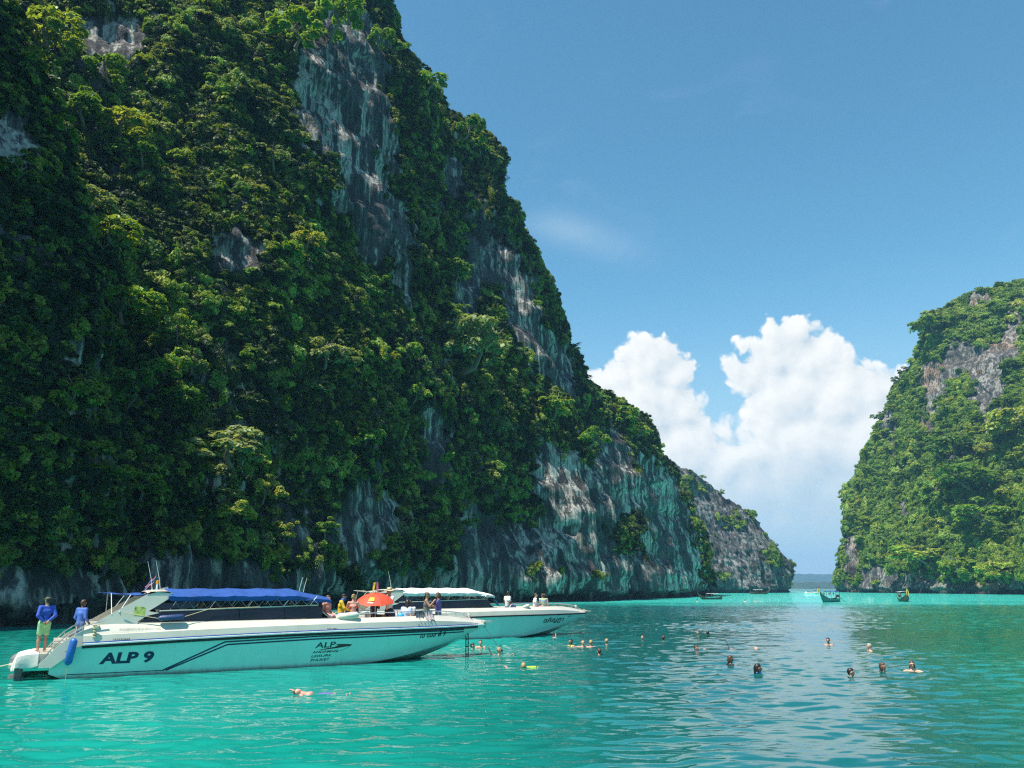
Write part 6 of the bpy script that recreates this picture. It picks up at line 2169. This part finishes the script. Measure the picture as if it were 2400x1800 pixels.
# ------------------------------------------------------------------ boats far across the lagoon
WOOD = paint("longtail_wood", (0.16, 0.085, 0.045), rough=0.6, var=0.3, scale=3)
WOOD2 = paint("longtail_dark_wood", (0.055, 0.045, 0.035), rough=0.6, var=0.3, scale=3)
TEALP = paint("longtail_teal_paint", (0.03, 0.14, 0.13), rough=0.5, var=0.25)
GREYC = paint("grey_tarp", (0.42, 0.45, 0.47), rough=0.8, var=0.12)
RIB = [paint("ribbon_orange", (0.80, 0.22, 0.03), rough=0.6), paint("ribbon_pink", (0.75, 0.10, 0.20), rough=0.6), paint("ribbon_yellow", (0.80, 0.55, 0.05), rough=0.6)]
LT = {}
def longtail(label, px, py, turn, hull_m, roof_m, ribbon=0, scale=1.0, cargo=ORANGE):
    """turn: degrees the bow points away from straight at the camera, to the photograph's right"""
    p = on_water(px, py)
    e = empty("longtail_boat", p, R(-90 + turn) - math.atan2(p.x, p.y))
    e.scale = (scale,) * 3
    tag(e, label, "boat", "longtail boats across the lagoon")
    L = 9.6
    def hbm(t): return 0.95 * max(0.02, (1 - abs(2 * (t - 0.42)) ** 2.6)) if t < 0.9 else 0.95 * max(0.02, (1 - abs(2 * 0.48) ** 2.6) * (1 - (t - 0.9) / 0.1) + 0.03)
    def zs(t): return 0.62 + 0.30 * max(0, (0.25 - t) / 0.25) ** 2 + 1.75 * max(0, (t - 0.55) / 0.45) ** 2.3
    def zk(t): return -0.25 + 2.1 * max(0, (t - 0.72) / 0.28) ** 2.0
    mb = MB()
    for sd in (-1, 1):
        rows = []
        for i in range(25):
            t = i / 24
            x = -L / 2 + L * t
            row = []
            for k in range(6):
                v = k / 5
                row.append(Vector((x, sd * hbm(t) * (0.0 if k == 0 else (0.45 + 0.55 * v ** 0.7)), zk(t) + (zs(t) - zk(t)) * v)))
            rows.append(row)
        mb.sheet(rows)
    mb.build("hull", hull_m, e)
    g = MB()
    for sd in (-1, 1):
        g.tube([(-L / 2 + L * i / 20, sd * (hbm(i / 20) + 0.01), zs(i / 20)) for i in range(21)], 0.045, 5)
    g.build("gunwale", WOOD, e)
    pr = MB()
    pr.tube([(L / 2 - 0.35, 0, 1.75), (L / 2 + 0.05, 0, 2.45), (L / 2 + 0.22, 0, 3.0)], [0.12, 0.10, 0.05], 6)
    po = pr.build("prow_post", WOOD, e)
    if ribbon:
        for k in range(3):
            r = MB()
            c = Vector((L / 2 - 0.02 + 0.05 * k, 0, 2.25 + 0.14 * k))
            r.tube([c + Vector((0.14 * math.cos(a), 0.14 * math.sin(a), 0)) for a in [i * 0.7 for i in range(10)]], 0.06, 5)
            for j in range(2):
                r.tube([c + Vector((0.12, 0.1 * (j * 2 - 1), 0)), c + Vector((0.20, 0.16 * (j * 2 - 1), -0.45)), c + Vector((0.16, 0.2 * (j * 2 - 1), -0.9 - 0.15 * k))], [0.05, 0.06, 0.03], 5)
            r.build("ribbon", RIB[k], po)
    ro = MB()
    ro.sheet([[Vector((x, y, 2.05 + 0.12 * (1 - (y / 0.95) ** 2) + 0.03 * math.sin(3 * x))) for y in (-0.98, -0.7, -0.35, 0, 0.35, 0.7, 0.98)] for x in stations(-3.1, 1.3, 10)])
    ro.sheet([[Vector((x, y, 2.02 + 0.12 * (1 - (y / 0.95) ** 2) + 0.03 * math.sin(3 * x))) for y in (-0.98, -0.7, -0.35, 0, 0.35, 0.7, 0.98)] for x in stations(-3.1, 1.3, 10)])
    ro.build("awning", roof_m, e)
    for x in (-3.0, -0.9, 1.2):
        for sd in (-1, 1):
            q = MB(); q.tube([(x, sd * 0.82, 0.6), (x, sd * 0.92, 2.08)], 0.035, 6); q.build("awning_post", WOOD, e)
    for x in (-2.4, -1.2, 0.0, 1.4, 2.6):
        q = MB(); q.box((x, 0, 0.52), (0.30, 1.5, 0.05)); q.build("thwart", WOOD, e, smooth=False)
    en = MB()
    en.box((-4.4, 0, 1.15), (0.8, 0.5, 0.45)); en.tube([(-4.7, 0, 1.1), (-6.6, 0.1, 0.3), (-7.6, 0.15, -0.1)], 0.035, 6); en.tube([(-4.1, 0, 1.2), (-3.3, 0, 1.5)], 0.025, 5)
    en.build("longtail_engine", DARKIN, e)
    for k, (x, y) in enumerate(((-1.8, -0.72), (-0.4, 0.70), (0.8, -0.70))):
        v = MB(); v.ell((x, y, 1.62), (0.22, 0.10, 0.30), 8, 6); v.build("hung_life_vest", cargo, e)
    return e
longtail("dark longtail with pale awning moored under the main wall's end", 1664, 1405, -62, WOOD2, GREYC, scale=0.62)
longtail("low longtail lying broadside along the headland's foot", 1782, 1392.5, 78, WOOD2, GREYC, scale=0.85)
longtail("teal longtail with orange ribbons on its tall prow facing the lagoon", 1945, 1411, -22, TEALP, BLUEC, ribbon=1, scale=0.92)
longtail("dark longtail with pink ribbons head on below the sunlit cliff", 2119, 1410, 10, WOOD2, GREYC, ribbon=1, scale=0.86)

def copy_tree(o, parent=None):
    c = o.copy()
    COL.objects.link(c)
    c.parent = parent
    for ch in list(o.children):
        copy_tree(ch, c)
    return c
def far_speedboat(src, label, px, py, rz, sc):
    p = on_water(px, py)
    c = copy_tree(src)
    for ch in list(c.children):
        if ch.name.split(".")[0] in ("lettering", "emblem", "emblem_line", "seat", "lashing_cord"):
            bpy.data.objects.remove(ch, do_unlink=True)
    c.location = p
    c.rotation_euler = (0, 0, rz)
    c.scale = (sc,) * 3
    tag(c, label, "speedboat", "speedboats out in the gap of open sea")
far_speedboat(boat1, "blue topped speedboat behind the ribboned longtail, left of the pair", 1886, 1392, R(-25), 0.42)
far_speedboat(boat1, "blue topped speedboat close behind the ribboned longtail, right of the pair", 1918, 1388, R(200), 0.42)
far_speedboat(boat2, "small white speedboat against the headland's tip", 1830, 1388, R(8), 0.42)
# ------------------------------------------------------------------ loose things on and around the boats
ROPE = paint("rope_cream", (0.55, 0.47, 0.30), rough=0.9, var=0.2, scale=60)
def B1M(): return Matrix.Translation(B1_LOC) @ Matrix.Rotation(B1_RZ, 4, 'Z')
def place1(o): o.location = B1_LOC; o.rotation_euler = (0, 0, B1_RZ); return o
def place2(o): o.location = B2_LOC; o.rotation_euler = (0, 0, B2_RZ); return o
def fender(label, pts, r, mat, group="fenders on the speedboats", place=place1, cord=None):
    e = place(empty("fender"))
    tag(e, label, "fender", group)
    a, b = Vector(pts[0]), Vector(pts[1])
    d = (b - a)
    mb = MB()
    mb.tube([a, a + d * .03, a + d * .10, a + d * .5, a + d * .9, a + d * .97, b], [r * .3, r * .62, r, r * 1.02, r, r * .62, r * .3], 12)
    mb.build("body", mat, e)
    if cord:
        c = MB(); c.tube(cord, 0.010, 5); c.build("cord", ROPE, e)
fender("upright blue fender hanging on the nearer boat's stern quarter", [(0.12, -1.86, 1.15), (0.03, -1.78, 0.40)], 0.105, BLUEV, cord=[(0.14, -1.70, 1.48), (0.12, -1.84, 1.15), (0.03, -1.78, 0.40), (0.03, -1.74, -0.05)])
fender("dark blue fender lashed level across the nearer boat's long window", [(2.36, -1.56, 1.66), (3.14, -1.56, 1.70)], 0.085, paint("fender_dark_blue", (0.03, 0.06, 0.16), rough=0.5, var=0.15), cord=[(1.3, -1.46, 1.86), (2.36, -1.56, 1.66), (3.14, -1.56, 1.70), (3.9, -1.44, 1.93), (5.5, -1.42, 1.97)])
fender("cream fender lying on the nearer boat's coaming beside the windscreen", [(8.15, -1.42, 1.58), (8.95, -1.50, 1.66)], 0.12, paint("fender_cream", (0.66, 0.63, 0.50), rough=0.5))
fender("cream fender on the farther boat's foredeck edge", [(9.55, -1.35, 1.50), (10.05, -1.42, 1.66)], 0.09, paint("fender_cream", (0.66, 0.63, 0.50)), place=place2)

# ---- umbrella
def umbrella():
    e = place1(empty("umbrella"))
    tag(e, "open red umbrella with a yellow panel held up on the nearer boat's bow", "umbrella")
    c = Vector((10.07, -0.05, 2.07))
    Rr, Hh = 0.74, 0.33
    redm = paint("umbrella_red", (0.78, 0.095, 0.040), rough=0.6, var=0.06, trans=0.25)
    n = 8
    tilt = Matrix.Rotation(R(-5), 4, 'Y') @ Matrix.Rotation(R(12), 4, 'X')
    def q(a, r):
        z = Hh * (1 - r ** 2.2)
        return c + (tilt @ Vector((Rr * r * math.cos(a), Rr * r * math.sin(a), z)))
    for k in range(n):
        a0, a1 = 2 * math.pi * k / n, 2 * math.pi * (k + 1) / n
        mb = MB()
        rows = []
        for r in (0.02, 0.25, 0.5, 0.75, 0.92, 1.0):
            row = []
            for i in range(5):
                t = i / 4
                rr = r * (1 - 0.07 * math.sin(math.pi * t) * r)
                row.append(q(a0 + (a1 - a0) * t, rr) - Vector((0, 0, 0.02 * math.sin(math.pi * t) * r)))
            rows.append(row)
        mb.sheet(rows)
        mb.build("panel", redm, e)
        rb = MB(); rb.tube([q(a0, r) - Vector((0, 0, 0.012)) for r in (0.02, 0.4, 0.75, 1.0)], 0.006, 4); rb.build("rib", STEEL, e)
    sh = MB(); top = c + tilt @ Vector((0, 0, Hh + 0.08)); bot = c + tilt @ Vector((0.02, 0, -0.75)); sh.tube([bot, top], 0.012, 6); sh.build("shaft", STEEL, e)
    # yellow printed panel with the pale line of print under it, on the side towards the camera
    def patch(nm, a0, a1, r0, r1, mat):
        mb = MB()
        mb.sheet([[q(a0 + (a1 - a0) * i / 5, r) + (tilt @ Vector((0, -0.012, 0.012))) for i in range(6)] for r in (r0, (r0 + r1) / 2, r1)])
        mb.build(nm, mat, e)
    am = R(-90) - B1_RZ
    patch("printed_panel", am - 0.34, am + 0.10, 0.52, 0.74, paint("umbrella_yellow", (0.80, 0.45, 0.02), rough=0.6))
    patch("printed_line", am - 0.30, am + 0.05, 0.80, 0.86, paint("umbrella_print", (0.80, 0.55, 0.45), rough=0.6))
    # folded pennants tied to the tip
    for k, (col, dx) in enumerate((((0.80, 0.60, 0.05), -0.05), ((0.75, 0.12, 0.22), 0.05))):
        t = MB()
        t.sheet([[top + Vector((dx + (0.05 - 0.04 * s) * (i - 1) + 0.05 * s * (1 if dx > 0 else -1), 0.02 * math.sin(4 * s + i), -0.10 + 0.42 * (1 - s))) for i in range(3)] for s in (0, 0.3, 0.6, 1.0)])
        t.build("pennant", paint("pennant_%d" % k, col, rough=0.7), e)
umbrella()

# ---- flag
def flag():
    e = place1(empty("flag"))
    tag(e, "small tattered flag of red, white and blue stripes below the antennas", "flag")
    cols = [(0.62, 0.05, 0.07), (0.78, 0.76, 0.74), (0.04, 0.06, 0.28), (0.04, 0.06, 0.28), (0.78, 0.76, 0.74), (0.62, 0.05, 0.07)]
    def q(u, v):
        # droops from the staff: u along the fly, v down the hoist
        return Vector((2.32 - 0.30 * u - 0.05 * v, -0.22 + 0.05 * math.sin(7 * u + 2 * v), 3.02 - 0.26 * v * (1 - 0.15 * u) - 0.36 * u - 0.03 * math.sin(9 * u)))
    for k in range(6):
        mb = MB()
        mb.sheet([[q(u, (k + i / 2) / 6) for i in range(3)] for u in np.linspace(0, 1 - 0.08 * (k % 2), 9)])
        mb.build("stripe", paint("flag_%d" % int(cols[k][0] * 100), cols[k], rough=0.7, trans=0.2), e)
flag()

# ---- ropes
def rope(label, pts, r=0.014, mat=ROPE, place=None):
    mb = MB(); mb.tube(pts, r, 6)
    o = mb.build("rope", mat)
    if place: place(o)
    tag(o, label, "rope", "mooring lines and ropes")
def sagline(a, b, sag, n=14): return [Vector(a).lerp(Vector(b), i / n) - Vector((0, 0, sag * math.sin(math.pi * i / n))) for i in range(n + 1)]
w1 = on_water(1192, 1530)
rope("taut mooring line from the nearer boat's bow down into the water", sagline(b1(14.7, -0.05, 1.20), Vector((w1.x, w1.y, -0.3)), 0.03))
w2 = on_water(-60, 1580)
rope("pale stern line running out of the picture at the left", sagline(b1(-1.35, -0.9, 0.45), Vector((w2.x, w2.y, 0.25)), 0.08), 0.018)
w3 = on_water(1440, 1452)
rope("thin mooring line from the farther boat's bow into the water", sagline(b2(14.9, 0.0, 1.20), Vector((w3.x, w3.y, -0.3)), 0.05))
coil = [(0.62 + 0.05 * math.cos(i * 0.9) + 0.01 * i / 8, -1.66 - 0.03 * math.sin(i * 0.9), 1.52 - 0.012 * i - 0.02 * math.cos(i * 0.9)) for i in range(34)]
rope("coiled cream rope hanging at the nearer boat's stern wing", coil, 0.022, place=place1)
rope("cream rope tied along the farther boat's bow edge", [(x, -max(0.05, HL.yt(x) - 0.02), HL.zt(x) + 0.03 + 0.03 * math.sin(9 * x)) for x in stations(11.4, 14.7, 30)], 0.02, place=place2)

# ---- cloths
def cloth(label, rows, mat, place=place1):
    mb = MB(); mb.sheet(rows); mb.sheet([[p + Vector((0, 0.010, -0.006)) for p in r] for r in rows])
    o = place(mb.build("towel", mat))
    tag(o, label, "towel", "towels laid over the boats")
def rail_towel(x0, x1, drop, mat, label, ph):
    rows = []
    for i in range(17):
        x = x0 + (x1 - x0) * i / 16
        y, z = HL.yt(x) - 0.03, HL.zt(x) + 0.185
        f = 0.030 * math.sin(i * 1.3 + ph)
        row = [Vector((x, -(y - 0.06), z - 0.16))]
        for k in range(9):
            t = k / 8
            row.append(Vector((x + 0.05 * t * math.sin(ph + i * .4), -(y + 0.02 + 0.26 * t * t * 0.9 + f * t + 0.03), z - drop * t * (1 + 0.12 * math.sin(ph + i * 0.8)))))
        rows.append(row)
    cloth(label, rows, mat)
rail_towel(11.28, 11.62, 0.46, paint("towel_slate", (0.10, 0.11, 0.13), rough=0.9, var=0.2), "slate coloured towel hung over the nearer boat's rail", 0.3)
rail_towel(11.66, 12.05, 0.36, paint("towel_pattern", (0.34, 0.30, 0.30), rough=0.9, var=0.75, scale=18), "patterned sarong hung over the nearer boat's rail", 1.4)
# white sheet thrown over the swim platform's after corner
rows = []
for i in range(31):
    u = i / 30
    row = []
    for k in range(17):
        t = k / 16
        if t < 0.55:
            x = -0.74 - 0.54 * (t / 0.55); z = 0.735 - 0.07 * (t / 0.55) ** 2
        else:
            q = (t - 0.55) / 0.45
            x = -1.28 - 0.09 * math.sin(q * 1.57); z = 0.665 - 0.36 * q
        fold = math.sin(31 * u + 6 * t + 1.5 * math.sin(9 * u))
        if u < 0.35:                       # hangs down the near side in loose folds
            v = 1 - u / 0.35
            y = -1.40 - 0.05 * math.sin(v * 1.57) - 0.030 * v * math.sin(11 * t + 2)
            z = z - (0.34 + 0.05 * math.sin(7 * t)) * v ** 1.2
            x = x + 0.02 * v * math.sin(9 * t + 1)
        else:
            y = -1.40 + 1.9 * (u - 0.35) / 0.65
            z += 0.014 * fold
            x += 0.025 * fold * (t > 0.5)
        row.append(Vector((x, y, max(z, 0.27))))
    rows.append(row)
cloth("white sheet draped over the nearer boat's stern end", rows, paint("sheet_white", (0.66, 0.62, 0.55), rough=0.85, var=0.12, scale=5, bump=0.4, bscale=8))
rows = [[Vector((8.1 + 0.3 * u, -0.75 - 0.35 * v, 1.98 - 0.35 * u + 0.03 * math.sin(6 * v))) for v in np.linspace(0, 1, 6)] for u in np.linspace(0, 1, 6)]
cloth("sky blue towel drying on the farther boat's windscreen", rows, paint("towel_skyblue", (0.10, 0.38, 0.70), rough=0.85), place2)

# ---- ladder, bags, camera
def ladder():
    e = place1(empty("boarding_ladder"))
    tag(e, "black boarding ladder hanging from the nearer boat's bow into the water", "ladder")
    for y in (-0.36, -0.16):
        m = MB(); m.tube([(13.75, y, 1.10), (13.90, y, 0.78), (13.92, y, -0.5)], 0.024, 6); m.build("rail", BLACKR, e)
    for z in (0.62, 0.34, 0.06):
        m = MB(); m.tube([(13.91, -0.36, z), (13.91, -0.16, z)], 0.020, 6); m.build("rung", BLACKR, e)
ladder()
def bag(label, c, s, mat, rz):
    e = place1(empty("backpack"))
    tag(e, label, "bag", "bags on the nearer boat's bow")
    C = [((c[0], c[1], c[2] + s * .35), s * .32, (c[0], c[1], c[2] + s * .75), s * .28)]
    obj("body", caps_mesh("body", C, mat, h=0.03), e)
    p = MB(); p.ell((c[0] + .02, c[1] - s * .30, c[2] + s * .38), (s * .20, s * .09, s * .20), 8, 6); p.build("pocket", mat, e)
    t = MB(); t.tube([(c[0] - s * .1, c[1], c[2] + s * 1.02), (c[0], c[1], c[2] + s * 1.12), (c[0] + s * .1, c[1], c[2] + s * 1.02)], .012, 5); t.build("loop", BLACKR, e)
bag("cyan and blue dry bag leaning beside the pale blue blouse", (10.85, -0.75, 1.25), 0.42, paint("bag_cyan", (0.03, 0.35, 0.62), rough=0.5, var=0.4, scale=8), 0)
bag("dark blue backpack on the bench behind the straw hat man", (11.0, 0.55, 1.25), 0.50, paint("bag_navy", (0.02, 0.03, 0.12), rough=0.7), 0)
def camera_thing():
    p = b1(12.40, -0.27, 2.10)
    e = empty("hand_camera", p, B1_RZ)
    tag(e, "small dark camera held up by the woman in the tank top", "camera")
    m = MB(); m.box((0, 0, 0), (0.07, 0.13, 0.085)); m.build("body", BLACKR, e, smooth=False)
    m = MB(); m.tube([(0.03, 0, 0), (0.10, 0, 0)], 0.032, 10); m.build("lens", BLACKR, e)
camera_thing()
def float_thing():
    p = on_water(1247, 1564)
    e = empty("swim_float", (p.x, p.y, 0.01), R(10))
    tag(e, "lime float drifting beside the sunburnt head", "float")
    m = MB(); m.ell((0, 0, 0), (0.22, 0.07, 0.03), 14, 8); m.build("body", LIME, e)
    m = MB(); m.tube([(0.13, -.05, .02), (0.18, 0, .035), (0.13, .05, .02)], 0.012, 5); m.build("strap", BLACKR, e)
float_thing()
# ------------------------------------------------------------------ sea air
def haze():
    mb = MB()
    mb.box((600, 2300, 99), (9000, 5400, 203))
    m, nt, out = new_mat("sea_air")
    T = NT(nt)
    v = T.n("ShaderNodeVolumePrincipled", {"Color": (0.30, 0.64, 1.0, 1), "Density": 0.00019, "Anisotropy": 0.0})
    T.link(v.outputs[0], out.inputs["Volume"])
    o = mb.build("haze", m, smooth=False)
    tag(o, "thin blue sea haze over the lagoon and the far shore", "haze", kind="stuff")
haze()
